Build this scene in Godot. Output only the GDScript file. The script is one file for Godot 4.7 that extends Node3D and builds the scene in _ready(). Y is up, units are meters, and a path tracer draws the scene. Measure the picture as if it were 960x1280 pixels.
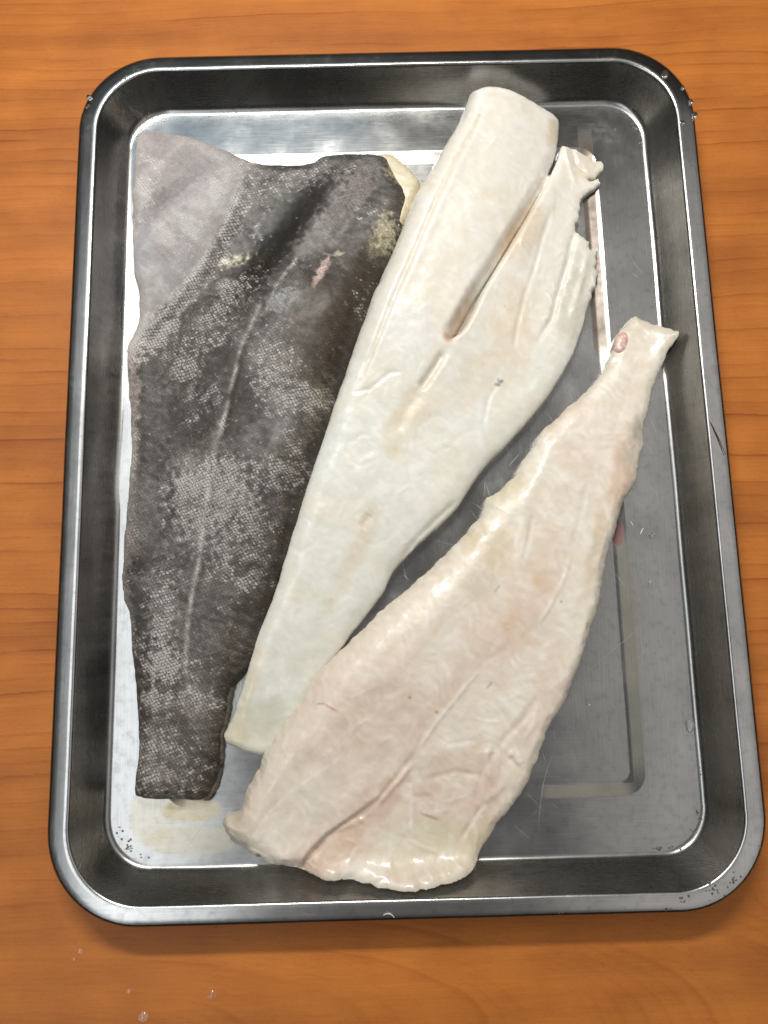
extends Node3D
# A steel tray with three raw fish fillets on a wooden table. Lengths inside the builders are millimetres
# (x to the right, z towards the viewer, y up, tray floor at y = 0); meshes are written in metres.

var taken := {}
var drop_mat: StandardMaterial3D


func _ready() -> void:
	# ---- camera ----
	var cam := Camera3D.new()
	cam.name = "camera"
	cam.fov = 67.27
	cam.near = 0.02
	cam.far = 30.0
	add_child(cam)
	cam.look_at_from_position(Vector3(-0.01001, 0.42459, 0.105), Vector3(-0.01001, 0.42459, 0.105) + Vector3(0.00551, -0.9861, -0.16606), Vector3(0.02471, 0.16615, -0.98579))
	cam.current = true
	# ---- room light: what the unseen dim room sends back, plus soft area lights out of view ----
	var we := WorldEnvironment.new()
	we.name = "environment"
	var e := Environment.new()
	e.background_mode = Environment.BG_COLOR
	e.background_color = Color(0.022, 0.018, 0.014).linear_to_srgb()
	e.tonemap_mode = Environment.TONE_MAPPER_LINEAR
	e.tonemap_exposure = 0.71
	e.sdfgi_enabled = true
	e.ssao_enabled = true
	e.ssil_enabled = true
	we.environment = e
	add_child(we)
	area("unseen_overhead_light", Vector3(-0.1, 0.78, -0.48), Vector2(0.4, 0.06), Color(1.0, 0.985, 0.95), 0.95)  # out of view; lights the fillets and casts the tray shadow
	area("unseen_left_light", Vector3(-0.80, 1.7, 0.15), Vector2(0.62, 2.5), Color(0.97, 0.99, 1.0), 1.5)  # out of view; brightens the left floor strip by reflection
	area("unseen_right_light", Vector3(1.08, 1.6, 0.1), Vector2(1.2, 3.0), Color(1.0, 0.985, 0.97), 0.75)  # out of view; lightens the right rim and right floor
	area("unseen_far_light", Vector3(-0.45, 1.6, -1.4), Vector2(0.9, 0.5), Color(0.70, 0.87, 1.0), 0.12)  # out of view; bluish reflection on the upper tray floor
	area("unseen_bounce_light", Vector3(0.25, 2.2, 0.2), Vector2(3.4, 3.4), Color(1.0, 0.98, 0.97), 0.75)  # out of view overhead; greys the tray floor, softly lights the rest
	# ---- setting and objects ----
	table()
	tray()
	fish_skin_side()
	fish_split()
	fish_pink()
	drops()
	bits()


func area(called: String, at: Vector3, size: Vector2, color: Color, energy: float) -> void:
	var l := AreaLight3D.new()
	l.name = called
	l.area_size = size
	l.area_normalize_energy = true
	l.light_color = color
	l.light_energy = energy
	l.area_range = 6.0
	l.shadow_enabled = true
	add_child(l)
	l.look_at_from_position(at, Vector3(0, 0, 0), Vector3(1, 0, 0).cross(at) if absf(at.x) < 0.5 else Vector3(0, 0, -1))


# ------------------------------------------------------------------ helpers
func thing(called: String, label: String, category: String, group := "") -> Node3D:
	var o := Node3D.new()
	o.name = numbered(called)
	tag(o, label, category, group)
	add_child(o)
	return o


func tag(o: Node, label: String, category: String, group := "") -> void:
	o.set_meta("label", label)
	o.set_meta("category", category)
	if group:
		o.set_meta("group", group)


func numbered(called: String) -> String:
	var n: int = taken.get(called, 0)
	taken[called] = n + 1
	return called if n == 0 else "%s_%03d" % [called, n]


func put(called: String, m: Mesh, mat: Material, parent: Node = self) -> MeshInstance3D:
	var o := MeshInstance3D.new()
	o.name = numbered(called) if parent == self else called
	o.mesh = m
	o.material_override = mat
	parent.add_child(o, true)
	return o


func noise(freq: float, octaves := 3, sd := 1, kind := FastNoiseLite.TYPE_SIMPLEX_SMOOTH) -> FastNoiseLite:
	var n := FastNoiseLite.new()
	n.noise_type = kind
	n.frequency = freq
	n.seed = sd
	n.fractal_type = FastNoiseLite.FRACTAL_FBM if octaves > 1 else FastNoiseLite.FRACTAL_NONE
	n.fractal_octaves = octaves
	return n


func noise_bytes(n: FastNoiseLite, w: int, h: int, w2: int, h2: int) -> PackedByteArray:
	var im: Image = n.get_image(w, h)
	if w != w2 or h != h2:
		im.resize(w2, h2, Image.INTERPOLATE_CUBIC)
	im.convert(Image.FORMAT_L8)
	return im.get_data()


func texture(w: int, h: int, f: int, data: PackedByteArray) -> ImageTexture:
	return ImageTexture.create_from_image(Image.create_from_data(w, h, false, f, data))


func pts(a: Array) -> PackedVector2Array:
	var p := PackedVector2Array()
	for i in a.size() / 2:
		p.append(Vector2(a[2 * i], a[2 * i + 1]))
	return p


func lin(r: float, g: float, b: float) -> Color:
	return Color(r / 255.0, g / 255.0, b / 255.0)


func sm(a: float, b: float, x: float) -> float:
	var t := clampf((x - a) / (b - a), 0.0, 1.0)
	return t * t * (3.0 - 2.0 * t)


# ------------------------------------------------------------------ the wooden table
func table() -> void:
	var n := 1440
	var size := 720.0
	var step := size / n
	var lo := noise(0.006, 2, 5)
	var mid := noise(0.012, 3, 8)
	var amp := noise(0.02, 2, 21)
	var fib := noise_bytes(noise(0.35, 3, 3), 70, n, n, n)
	var fib2 := noise_bytes(noise(0.4, 3, 31), 420, n, n, n)
	var band := noise_bytes(noise(0.012, 3, 12), 90, n, n, n)
	var blot := noise_bytes(noise(0.01, 4, 14), n, n, n, n)
	var data := PackedByteArray()
	data.resize(n * n * 3)
	var bump := PackedByteArray()
	bump.resize(n * n)
	var k := 0
	for j in n:
		var z := (j + 0.5) * step - 350.0
		var wz := sm(190.0, 250.0, z)
		for i in n:
			var x := (i + 0.5) * step - 360.0
			var s := z + 0.012 * x + 7.0 * lo.get_noise_2d(x * 0.55, z) + 1.1 * mid.get_noise_2d(x * 1.5, z * 2.0)
			if wz > 0.0:
				var dx := (x + 205.0) / 4.4
				var dz := z - 302.0 + 5.0 * mid.get_noise_2d(x * 0.5, z)
				s = lerpf(s, 302.0 - sqrt(dx * dx + dz * dz) * 0.9, wz)
			var t := s / (7.6 if wz < 0.5 else 12.0)
			var c := floorf(t)
			var f := t - c
			var a := fposmod(sin(c * 12.9898) * 43758.5453, 1.0)
			a = (0.15 + 0.85 * a) * clampf(0.55 + 1.3 * amp.get_noise_2d(x * 0.45, c * 37.0), 0.0, 1.0)
			var line := a * (exp(-f * 24.0) + 0.26 * exp(-f * 3.5)) * minf(1.0, (1.0 - f) * 8.0) * minf(1.0, f * 16.0 + 0.1) * (1.35 - 0.75 * wz)
			var f3 := fposmod(s / 2.3 + 0.8 * sin(c * 3.7), 1.0)
			line += 0.16 * exp(-f3 * 7.0) * minf(1.0, f3 * 10.0 + 0.1) * clampf(0.4 + 2.2 * amp.get_noise_2d(x * 0.8 + 900.0, s * 3.0), 0.0, 1.0)
			var f1 := fib[k] / 255.0 - 0.5
			var f2 := fib2[k] / 255.0 - 0.5
			var b := band[k] / 255.0 - 0.5
			var v := 1.0 + 0.08 * f1 + 0.07 * f2 + 0.24 * b + 0.12 * (blot[k] / 255.0 - 0.5) - 0.48 * line - 0.40 * maxf(0.0, f2 - 0.12)
			var red := 0.05 * b + 0.10 * line
			data[3 * k] = clampi(int(188.0 * (0.25 + 0.75 * v) * (1.0 + 0.2 * red)), 0, 255)
			data[3 * k + 1] = clampi(int(113.0 * v * (1.0 - 0.35 * red)), 0, 255)
			data[3 * k + 2] = clampi(int(50.0 * (v - 0.12 * line) * (1.0 - 0.5 * red)), 0, 255)
			bump[k] = clampi(int(150.0 + 50.0 * f2 - 60.0 * line), 0, 255)
			k += 1
	var m := StandardMaterial3D.new()
	m.albedo_texture = texture(n, n, Image.FORMAT_RGB8, data)
	m.heightmap_enabled = true
	m.heightmap_texture = texture(n, n, Image.FORMAT_L8, bump)
	m.heightmap_scale = 0.012
	m.roughness = 0.42
	m.metallic_specular = 0.34
	var st := SurfaceTool.new()
	st.begin(Mesh.PRIMITIVE_TRIANGLES)
	var y := -0.0032
	for tx in [-1, 0, 1]:
		for tz in [-1, 0, 1]:   # neighbouring leaves are book-matched
			var x0: float = tx * 0.72 - 0.36
			var z0: float = tz * 0.72 - 0.35
			var z1: float = z0 + 0.72
			if tz == -1: z0 = z1 - 0.40
			if tz == 1: z1 = z0 + 0.32
			var u0 := 0.0 if tx == 0 else 1.0
			var v0 := 0.0
			var v1 := 1.0
			if tz == -1:
				v0 = 0.40 / 0.72
				v1 = 0.0
			if tz == 1:
				v0 = 1.0
				v1 = 1.0 - 0.32 / 0.72
			quad(st, [Vector3(x0, y, z0), Vector3(x0 + 0.72, y, z0), Vector3(x0 + 0.72, y, z1), Vector3(x0, y, z1)], [Vector2(u0, v0), Vector2(1.0 - u0, v0), Vector2(1.0 - u0, v1), Vector2(u0, v1)])
	var yb := y - 0.03
	var c4 := [Vector2(-1.08, -0.75), Vector2(1.08, -0.75), Vector2(1.08, 0.69), Vector2(-1.08, 0.69)]
	for q in 4:
		var p: Vector2 = c4[q]
		var r: Vector2 = c4[(q + 1) % 4]
		quad(st, [Vector3(p.x, yb, p.y), Vector3(r.x, yb, r.y), Vector3(r.x, y, r.y), Vector3(p.x, y, p.y)], [Vector2(0, 0), Vector2(1, 0), Vector2(1, 0.04), Vector2(0, 0.04)])
	st.generate_normals()
	st.generate_tangents()
	var o := put("table_top", st.commit(), m)
	o.set_meta("kind", "structure")
	tag(o, "orange brown wood grain table top under the steel tray", "table")


func quad(st: SurfaceTool, v: Array, uv: Array) -> void:
	for q in [0, 1, 2, 0, 2, 3]:
		st.set_uv(uv[q])
		st.add_vertex(v[q])


# ------------------------------------------------------------------ the steel tray
func ring_point(hx: float, hz: float, r: float, y: float, k: int, around: int, corner: int) -> Vector3:
	# k runs clockwise seen from above; each of the four sides has `around` straight steps then `corner` steps of arc
	var per := around + corner
	var side := k / per
	var s := k % per
	var a := hx - r
	var b := hz - r
	var p := Vector2()
	var cs: Array = [Vector2(a, -b), Vector2(a, b), Vector2(-a, b), Vector2(-a, -b)]
	var c: Vector2 = cs[side]
	var c0: Vector2 = cs[(side + 3) % 4]
	var d := Vector2(0, -1).rotated(side * PI / 2.0)
	if s < around:
		p = c0.lerp(c, float(s) / around) + d * r
	else:
		p = c + d.rotated(float(s - around) / corner * PI / 2.0) * r
	return Vector3(p.x, y, p.y)


func tray() -> void:
	var root := thing("metal_tray", "scratched stainless steel tray with rounded corners holding the three fish fillets", "tray")
	var mat := steel()
	var rings := [
		[177.5, 237.7, 44.5, 13.0], [179.0, 239.2, 46.0, 12.6], [180.0, 240.2, 47.0, 13.6], [180.1, 240.3, 47.0, 18.0], [179.6, 239.8, 46.6, 19.4], [178.2, 238.4, 45.2, 19.9],
		[175.5, 235.9, 42.8, 20.2], [171.6, 232.4, 39.0, 20.6], [170.2, 231.2, 38.2, 20.7], [169.2, 230.3, 37.4, 20.4], [168.5, 229.6, 36.8, 19.5], [168.0, 229.1, 36.3, 18.2],
		[165.6, 226.5, 33.8, 14.0], [162.4, 223.3, 30.6, 8.6], [159.3, 220.1, 27.5, 3.4], [158.3, 219.1, 26.5, 1.9], [157.2, 218.1, 25.4, 0.8], [156.0, 216.9, 24.2, 0.2], [154.6, 215.5, 22.8, 0.0],
		[148.0, 209.0, 18.0, 0.0], [138.0, 199.0, 14.0, 0.0], [127.2, 188.5, 12.0, 0.0],
		[126.7, 188.0, 11.5, -0.06], [126.1, 187.4, 10.9, -0.18], [123.4, 184.6, 8.6, -0.75], [120.6, 181.8, 6.2, -1.3], [119.9, 181.1, 5.7, -1.42], [119.2, 180.4, 5.2, -1.45],
		[105.0, 160.0, 5.0, -1.43], [70.0, 110.0, 5.0, -1.4], [30.0, 50.0, 5.0, -1.37]]
	var around := 40
	var corner := 20
	var per := (around + corner) * 4
	var wob := noise(0.01, 2, 44)
	var v := PackedVector3Array()
	for ri in rings.size():
		var g: Array = rings[ri]
		for k in per:
			var p := ring_point(g[0], g[1], g[2], g[3], k, around, corner)
			# slightly beaten edges and a dent in the long left wall
			var amount := 0.35 if ri > 11 and ri < 20 else 0.16
			p.x += amount * wob.get_noise_2d(p.z, ri * 3.0 + 80.0 * signf(p.x))
			p.z += amount * wob.get_noise_2d(p.x, ri * 3.0 + 400.0 + 80.0 * signf(p.z))
			if p.x < -140.0 and ri > 12 and ri < 19:
				p.x -= 1.3 * sm(-30.0, 18.0, p.z) * (1.0 - sm(18.6, 20.5, p.z)) 
			if ri > 18:
				p.y += 0.10 * wob.get_noise_2d(p.x * 1.3, p.z * 1.3 + 900.0)
			v.append(p)
	v.append(Vector3(0, -1.37, 0))
	var nor := PackedVector3Array()
	nor.resize(v.size())
	var parts := [["rim", 0, 11], ["side_wall", 11, 18], ["floor", 18, 21], ["floor_groove", 21, 27], ["floor_panel", 27, rings.size()]]
	var tris := []
	for part in parts:
		var idx := PackedInt32Array()
		for ri in range(part[1], part[2]):
			for k in per:
				var k2 := (k + 1) % per
				var a := ri * per + k
				var b := ri * per + k2
				if ri + 1 < rings.size():
					idx.append_array([a, b, b + per, a, b + per, a + per])
				else:
					idx.append_array([a, b, v.size() - 1])
		tris.append(idx)
		for q in range(0, idx.size(), 3):
			var fn := (v[idx[q + 2]] - v[idx[q]]).cross(v[idx[q + 1]] - v[idx[q]])
			for w in 3:
				nor[idx[q + w]] += fn
	for i in nor.size():
		nor[i] = nor[i].normalized()
	for n in parts.size():
		put(parts[n][0], compact(v, nor, tris[n], func(p): return Vector2((p.x + 182.0) / 364.0, (p.z + 242.0) / 484.0)), mat, root)


func compact(v: PackedVector3Array, nor: PackedVector3Array, idx: PackedInt32Array, uv) -> ArrayMesh:
	var new := {}
	var vv := PackedVector3Array()
	var nn := PackedVector3Array()
	var uu := PackedVector2Array()
	var ii := PackedInt32Array()
	ii.resize(idx.size())
	for q in idx.size():
		var o := idx[q]
		var at: int = new.get(o, -1)
		if at < 0:
			at = vv.size()
			new[o] = at
			vv.append(v[o] * 0.001)
			nn.append(nor[o])
			uu.append(uv.call(v[o]))
		ii[q] = at
	var arr := []
	arr.resize(Mesh.ARRAY_MAX)
	arr[Mesh.ARRAY_VERTEX] = vv
	arr[Mesh.ARRAY_NORMAL] = nn
	arr[Mesh.ARRAY_TEX_UV] = uu
	arr[Mesh.ARRAY_INDEX] = ii
	var m := ArrayMesh.new()
	m.add_surface_from_arrays(Mesh.PRIMITIVE_TRIANGLES, arr)
	return m


func steel() -> StandardMaterial3D:
	var w := 1092
	var h := 1452
	var px := 3.0   # texels per millimetre
	var smudge := noise_bytes(noise(0.008, 5, 61), w, h, w, h)
	var grime := noise_bytes(noise(0.05, 4, 62), w, h, w, h)
	var bh := noise_bytes(noise(0.33, 2, 63), 40, h, w, h)
	var bv := noise_bytes(noise(0.33, 2, 64), w, 54, w, h)
	var col := PackedByteArray()
	col.resize(w * h * 3)
	var rou := PackedByteArray()
	rou.resize(w * h)
	var hei := PackedByteArray()
	hei.resize(w * h)
	var k := 0
	for j in h:
		var z := (j + 0.5) / px - 242.0
		var ez := 216.0 - absf(z)
		for i in w:
			var x := (i + 0.5) / px - 182.0
			var ex := 155.0 - absf(x)
			var br := lerpf(bv[k], bh[k], sm(-6.0, 6.0, ex - ez)) / 255.0 - 0.5
			var s := smudge[k] / 255.0
			var g := grime[k] / 255.0
			var qx := absf(x) - 132.5
			var qz := absf(z) - 193.4
			var floor_in := 23.0 - minf(maxf(qx, qz), 0.0) - Vector2(maxf(qx, 0.0), maxf(qz, 0.0)).length()
			var haze := maxf(0.0, s - 0.48) * 1.6 * maxf(0.0, g - 0.30) * 1.7 if floor_in > 0.0 else maxf(0.0, s - 0.5) * maxf(0.0, g - 0.4) * 2.2
			var a := 0.655 + 0.05 * br + 0.10 * (s - 0.5) - 0.14 * maxf(0.0, g - 0.55)
			var ro := 0.205 + 0.12 * haze + 0.07 * absf(br) + 0.06 * (s - 0.5)
			if floor_in < 0.0:
				ro = 0.27 + 0.2 * haze + 0.05 * absf(br) - 0.06 * sm(-14.0, -17.0, floor_in) 
				br *= 0.25
				a *= 0.97 if floor_in > -13.5 else 1.1
			var c := int(255.0 * pow(clampf(a * a, 0.0, 1.0), 0.4545 ))
			col[3 * k] = c
			col[3 * k + 1] = c
			col[3 * k + 2] = mini(255, int(c * 0.995))
			rou[k] = clampi(int(255.0 * ro), 0, 255)
			hei[k] = clampi(int(150.0 + 60.0 * br + 26.0 * (g - 0.5)), 0, 255)
			k += 1
	var im_c := Image.create_from_data(w, h, false, Image.FORMAT_RGB8, col)
	var im_r := Image.create_from_data(w, h, false, Image.FORMAT_L8, rou)
	var im_h := Image.create_from_data(w, h, false, Image.FORMAT_L8, hei)
	var im_m := Image.create(w, h, false, Image.FORMAT_L8)
	im_m.fill(Color.WHITE)
	var rng := RandomNumberGenerator.new()
	rng.seed = 77
	var to := func(x: float, z: float) -> Vector2: return Vector2((x + 182.0) * px, (z + 242.0) * px)
	# knife scratches on the floor
	for n in 420:
		var at: Vector2 = to.call(rng.randf_range(-122, 148), rng.randf_range(-160, 200))
		var long := rng.randf_range(6, 60) if n % 9 else rng.randf_range(80, 190)
		var ang := rng.randf_range(-0.5, 0.5) + (1.15 if n % 3 else 2.4)
		var bend := rng.randf_range(-0.006, 0.006)
		var strength := rng.randf_range(0.15, 0.6)
		for q in int(long):
			at += Vector2.from_angle(ang)
			ang += bend
			if at.x < 80 or at.y < 80 or at.x > w - 80 or at.y > h - 80: break
			var fade := strength * sin(PI * q / long)
			var xi := int(at.x)
			var yi := int(at.y)
			var old := im_h.get_pixel(xi, yi).r
			im_h.set_pixel(xi, yi, Color(old - 0.5 * fade, 0, 0))
			im_r.set_pixel(xi, yi, Color(minf(0.6, im_r.get_pixel(xi, yi).r + 0.25 * fade), 0, 0))
			im_c.set_pixel(xi, yi, im_c.get_pixel(xi, yi).lerp(Color(0.97, 0.97, 0.97), 0.5 * fade))
	# brown residue in corners, black specks along the floor edge, rust on the rim
	var spots := [[-157.9, -209.2, 9, 5, 40], [-149.2, -213.3, 10, 3, 30], [-138.5, -215.2, 8, 2, 14], [-107.7, -214.5, 2, 1.2, 5], [-89.6, -216.7, 6, 1.2, 6], [-173.9, -212.6, 3, 3.5, 16], [-175.6, -207.9, 2, 3, 9], [144.9, -211.6, 9, 2, 14], [151.6, -203.3, 4, 4, 16], [154.4, -189.7, 1.5, 5, 9], [140.0, -199.2, 1, 1, 3],
		[152.8, 199.4, 3, 6, 24], [150.4, 207.3, 4, 4, 16], [140.1, 214.1, 6, 2, 12], [129.6, 215.4, 5, 1.5, 16], [155.7, 177.3, 1, 6, 12], [-145.4, 207.6, 4, 5, 26], [-149.8, 200.4, 2, 5, 12], [-139.1, 212.5, 6, 2, 10],
		[149.1, 228.8, 6, 4, 26], [159.8, 224.6, 4, 5, 22], [132.9, 233.5, 4, 4, 12], [137.8, 231.4, 2, 2, 7], [126.5, 238.5, 3, 2, 6], [154.6, 232.6, 2, 2, 5], [174.7, 210.8, 1.2, 2, 8], [73.4, 238.6, 2, 1, 4], [-121.6, -240.9, 1.5, 1, 4], [-52.0, -240.8, 1.5, 1, 4], [174.9, -124.9, 2, 0.7, 8], [-146.3, -230.4, 4, 2, 8], [-153.3, -224.6, 2, 3, 6], [-33.1, 219.1, 1, 1, 2]]
	for s in spots:
		for q in int(s[4] * 0.55):
			var c: Vector2 = to.call(s[0] + rng.randfn() * s[2] * 0.4, s[1] + rng.randfn() * s[3] * 0.4)
			var r := rng.randf_range(0.5, 1.9)
			var tone := Color(0.20, 0.15, 0.09).lerp(Color(0.36, 0.25, 0.13), rng.randf())
			for yy in range(-3, 4):
				for xx in range(-3, 4):
					var d := Vector2(xx, yy * rng.randf_range(0.8, 1.3)).length()
					var xi := clampi(int(c.x) + xx, 0, w - 1)
					var yi := clampi(int(c.y) + yy, 0, h - 1)
					if d < r:
						im_c.set_pixel(xi, yi, im_c.get_pixel(xi, yi).lerp(tone, 0.65))
						im_r.set_pixel(xi, yi, Color(0.75, 0, 0))
						im_m.set_pixel(xi, yi, Color(0.3, 0, 0))
						im_h.set_pixel(xi, yi, Color(0.8, 0, 0))
	# dried film in the groove; upper right stretch tinted brown to dull its glare
	for film in [[124.6, 113.9, 4.0, 73.0, 0.48, Color(0.55, 0.53, 0.47)], [96.2, 185.1, 27.0, 3.6, 0.4, Color(0.52, 0.49, 0.42)], [120.7, -127.5, 4.6, 80.0, 0.62, Color(0.34, 0.29, 0.25)], [122.2, 48.1, 4.0, 9.0, 0.5, Color(0.50, 0.30, 0.30)], [-112.4, 189.4, 18.0, 7.0, 0.3, Color(0.85, 0.74, 0.52)], [-112.2, 204.5, 30.0, 9.0, 0.18, Color(0.85, 0.76, 0.56)], [-133.3, 192.1, 14.0, 16.0, 0.15, Color(0.85, 0.76, 0.56)]]:
		var c: Vector2 = to.call(film[0], film[1])
		var rx: float = film[2] * px
		var ry: float = film[3] * px
		for yi in range(maxi(0, int(c.y - ry)), mini(h, int(c.y + ry))):
			for xi in range(maxi(0, int(c.x - rx)), mini(w, int(c.x + rx))):
				var d := maxf(absf(xi - c.x) / rx, absf(yi - c.y) / ry) if film[3] > 20.0 or film[2] == 27.0 else Vector2((xi - c.x) / rx, (yi - c.y) / ry).length()
				var f: float = film[4] * (1.0 - sm(0.7, 1.0, d)) * (0.75 + 0.3 * grime[yi * w + xi] / 255.0)
				im_c.set_pixel(xi, yi, im_c.get_pixel(xi, yi).lerp(film[5], minf(1.0, f * 1.4)))
				im_m.set_pixel(xi, yi, Color(clampf(im_m.get_pixel(xi, yi).r - 1.1 * f, 0.0, 1.0), 0, 0))
				im_r.set_pixel(xi, yi, Color(im_r.get_pixel(xi, yi).r + 0.2 * f, 0, 0))
	var m := StandardMaterial3D.new()
	m.metallic = 1.0
	m.albedo_texture = ImageTexture.create_from_image(im_c)
	m.metallic_texture = ImageTexture.create_from_image(im_m)
	m.roughness = 1.0
	m.roughness_texture = ImageTexture.create_from_image(im_r)
	m.heightmap_enabled = true
	m.heightmap_texture = ImageTexture.create_from_image(im_h)
	m.heightmap_scale = 0.004
	return m


func tray_height(x: float, z: float) -> float:
	# how high the tray's inside stands above its floor
	var qx := absf(x) - (155.5 - 23.0)
	var qz := absf(z) - (216.4 - 23.0)
	var d := Vector2(maxf(qx, 0.0), maxf(qz, 0.0)).length() + minf(maxf(qx, qz), 0.0) - 23.0
	if d < 0.0: return -1.4 if absf(x) < 121.0 and absf(z) < 182.0 else 0.0
	return minf(d * 1.55, 21.0)


func drape(x: float, z: float) -> float:
	# the same, bridged softly the way meat lies over a corner
	var qx := absf(x) - (155.5 - 23.0)
	var qz := absf(z) - (216.4 - 23.0)
	var d := Vector2(maxf(qx, 0.0), maxf(qz, 0.0)).length() + minf(maxf(qx, qz), 0.0) - 23.0
	return minf(1.35 * 5.0 * log(1.0 + exp(clampf(d / 5.0, -20.0, 20.0))), 24.0)


# ------------------------------------------------------------------ fish: a height field inside an outline
class Field:
	var x0: float
	var z0: float
	var step: float
	var nx: int
	var nz: int
	var d: PackedFloat32Array      # signed distance to the outline, positive inside
	var h: PackedFloat32Array      # top
	var b: PackedFloat32Array      # what it lies on
	var edge: PackedFloat32Array   # height of the cut side
	var col: PackedColorArray

	func setup(outline: PackedVector2Array, cell: float, reach: float, soft := 0.22) -> void:
		step = cell
		var round_out := PackedVector2Array()
		for q in outline.size():   # corners cut once so that the contour is not a polygon
			var p := outline[q]
			var nxt := outline[(q + 1) % outline.size()]
			round_out.append(p.lerp(nxt, soft))
			round_out.append(p.lerp(nxt, 1.0 - soft))
		outline = round_out
		var lo := outline[0]
		var hi := outline[0]
		for p in outline:
			lo = lo.min(p)
			hi = hi.max(p)
		x0 = lo.x - 3.0
		z0 = lo.y - 3.0
		nx = int((hi.x + 3.0 - x0) / step) + 2
		nz = int((hi.y + 3.0 - z0) / step) + 2
		h.resize(nx * nz)
		b.resize(nx * nz)
		edge.resize(nx * nz)
		col.resize(nx * nz)
		var loop := outline.duplicate()
		loop.append(outline[0])
		d = near(loop, reach)[0]
		for j in nz:   # inside by scan line
			var z := z0 + j * step + 1e-4
			var cuts := []
			for q in outline.size():
				var p := loop[q]
				var r := loop[q + 1]
				if (p.y > z) != (r.y > z):
					cuts.append(p.x + (z - p.y) / (r.y - p.y) * (r.x - p.x))
			cuts.sort()
			for i in nx:
				var x := x0 + i * step
				var inside := false
				for c in cuts:
					if c < x: inside = not inside
				if not inside:
					d[j * nx + i] = -d[j * nx + i]

	func near(line: PackedVector2Array, reach: float) -> Array:
		# [distance (at most reach), side: which side of the line, along: 0..1]
		var dist := PackedFloat32Array()
		var side := PackedFloat32Array()
		var along := PackedFloat32Array()
		dist.resize(nx * nz)
		dist.fill(reach)
		side.resize(nx * nz)
		along.resize(nx * nz)
		var n := line.size() - 1
		for q in n:
			var a := line[q]
			var e := line[q + 1] - a
			var l2 := maxf(e.length_squared(), 1e-6)
			var lo := a.min(line[q + 1])
			var hi := a.max(line[q + 1])
			for j in range(maxi(0, int((lo.y - reach - z0) / step)), mini(nz, int((hi.y + reach - z0) / step) + 2)):
				for i in range(maxi(0, int((lo.x - reach - x0) / step)), mini(nx, int((hi.x + reach - x0) / step) + 2)):
					var p := Vector2(x0 + i * step, z0 + j * step) - a
					var t := clampf(p.dot(e) / l2, 0.0, 1.0)
					var dd := (p - e * t).length()
					if dd < dist[j * nx + i]:
						dist[j * nx + i] = dd
						side[j * nx + i] = signf(e.cross(p))
						along[j * nx + i] = (q + t) / n
		return [dist, side, along]

	func cells(line: PackedVector2Array, reach: float) -> PackedInt32Array:
		var lo := line[0]
		var hi := line[0]
		for p in line:
			lo = lo.min(p)
			hi = hi.max(p)
		var out := PackedInt32Array()
		for j in range(maxi(0, int((lo.y - reach - z0) / step)), mini(nz, int((hi.y + reach - z0) / step) + 2)):
			for i in range(maxi(0, int((lo.x - reach - x0) / step)), mini(nx, int((hi.x + reach - x0) / step) + 2)):
				out.append(j * nx + i)
		return out

	func strands(count: int, ang: float, spread_: float, amount: float, c: Color, sd: int, n: FastNoiseLite, only := Rect2()) -> void:
		# fine tendon and fat lines that follow the muscle
		var rng := RandomNumberGenerator.new()
		rng.seed = sd
		var made := 0
		for tries in count * 12:
			var p := Vector2(x0 + rng.randf() * nx * step, z0 + rng.randf() * nz * step)
			if only.size.x > 0.0: p = only.position + Vector2(rng.randf(), rng.randf()) * only.size
			var k := int((p.y - z0) / step) * nx + int((p.x - x0) / step)
			var dir := ang + rng.randfn() * spread_
			var long := rng.randf_range(3.0, 15.0)
			var bend := rng.randf_range(-0.12, 0.12)
			var a := rng.randf_range(-0.6, 1.0) * amount
			var wd := rng.randf_range(0.55, 1.1)
			if k < 0 or k >= d.size() or d[k] < 4.0: continue
			var line := PackedVector2Array([p])
			for q in 4:
				p += Vector2.from_angle(dir) * long / 4.0
				dir += bend + rng.randf_range(-0.15, 0.15)
				line.append(p)
			swell(line, a, wd)
			if a > 0.0: paint(line, Color(c, c.a * rng.randf_range(0.3, 1.0)), wd, n, 1.0)
			made += 1
			if made >= count: break

	func spread(list: Array, sigma: float) -> PackedFloat32Array:
		# smooth field through scattered values [x, z, value]
		var out := PackedFloat32Array()
		out.resize(nx * nz)
		var s := -0.5 / (sigma * sigma)
		for j in range(0, nz):
			for i in range(0, nx):
				if d[j * nx + i] < -3.0: continue
				var x := x0 + i * step
				var z := z0 + j * step
				var sum := 0.0
				var w := 1e-9
				for p in list:
					var dx: float = x - p[0]
					var dz: float = z - p[1]
					var g := exp(maxf(s * (dx * dx + dz * dz), -40.0)) + 1e-8
					sum += g * p[2]
					w += g
				out[j * nx + i] = sum / w
		return out

	func swell(line: PackedVector2Array, amount: float, width: float) -> void:
		var f := near(line, width * 2.6)
		for k in cells(line, width * 2.6):
			var u: float = f[0][k] / width
			if u < 2.55:
				h[k] += amount * exp(-u * u) * minf(1.0, 6.0 * minf(f[2][k] + 0.03, 1.03 - f[2][k]))

	func paint(line: PackedVector2Array, c: Color, width: float, n: FastNoiseLite, rough := 0.6) -> void:
		var f := near(line, width * 2.5)
		for k in cells(line, width * 2.5):
			var u: float = f[0][k] / width
			if u < 2.4:
				var w := c.a * exp(-u * u) * clampf(1.0 - rough * 0.5 + rough * 1.6 * n.get_noise_2d(k % nx, k / nx), 0.0, 1.0)
				col[k] = col[k].lerp(Color(c, 1.0), w)

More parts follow.
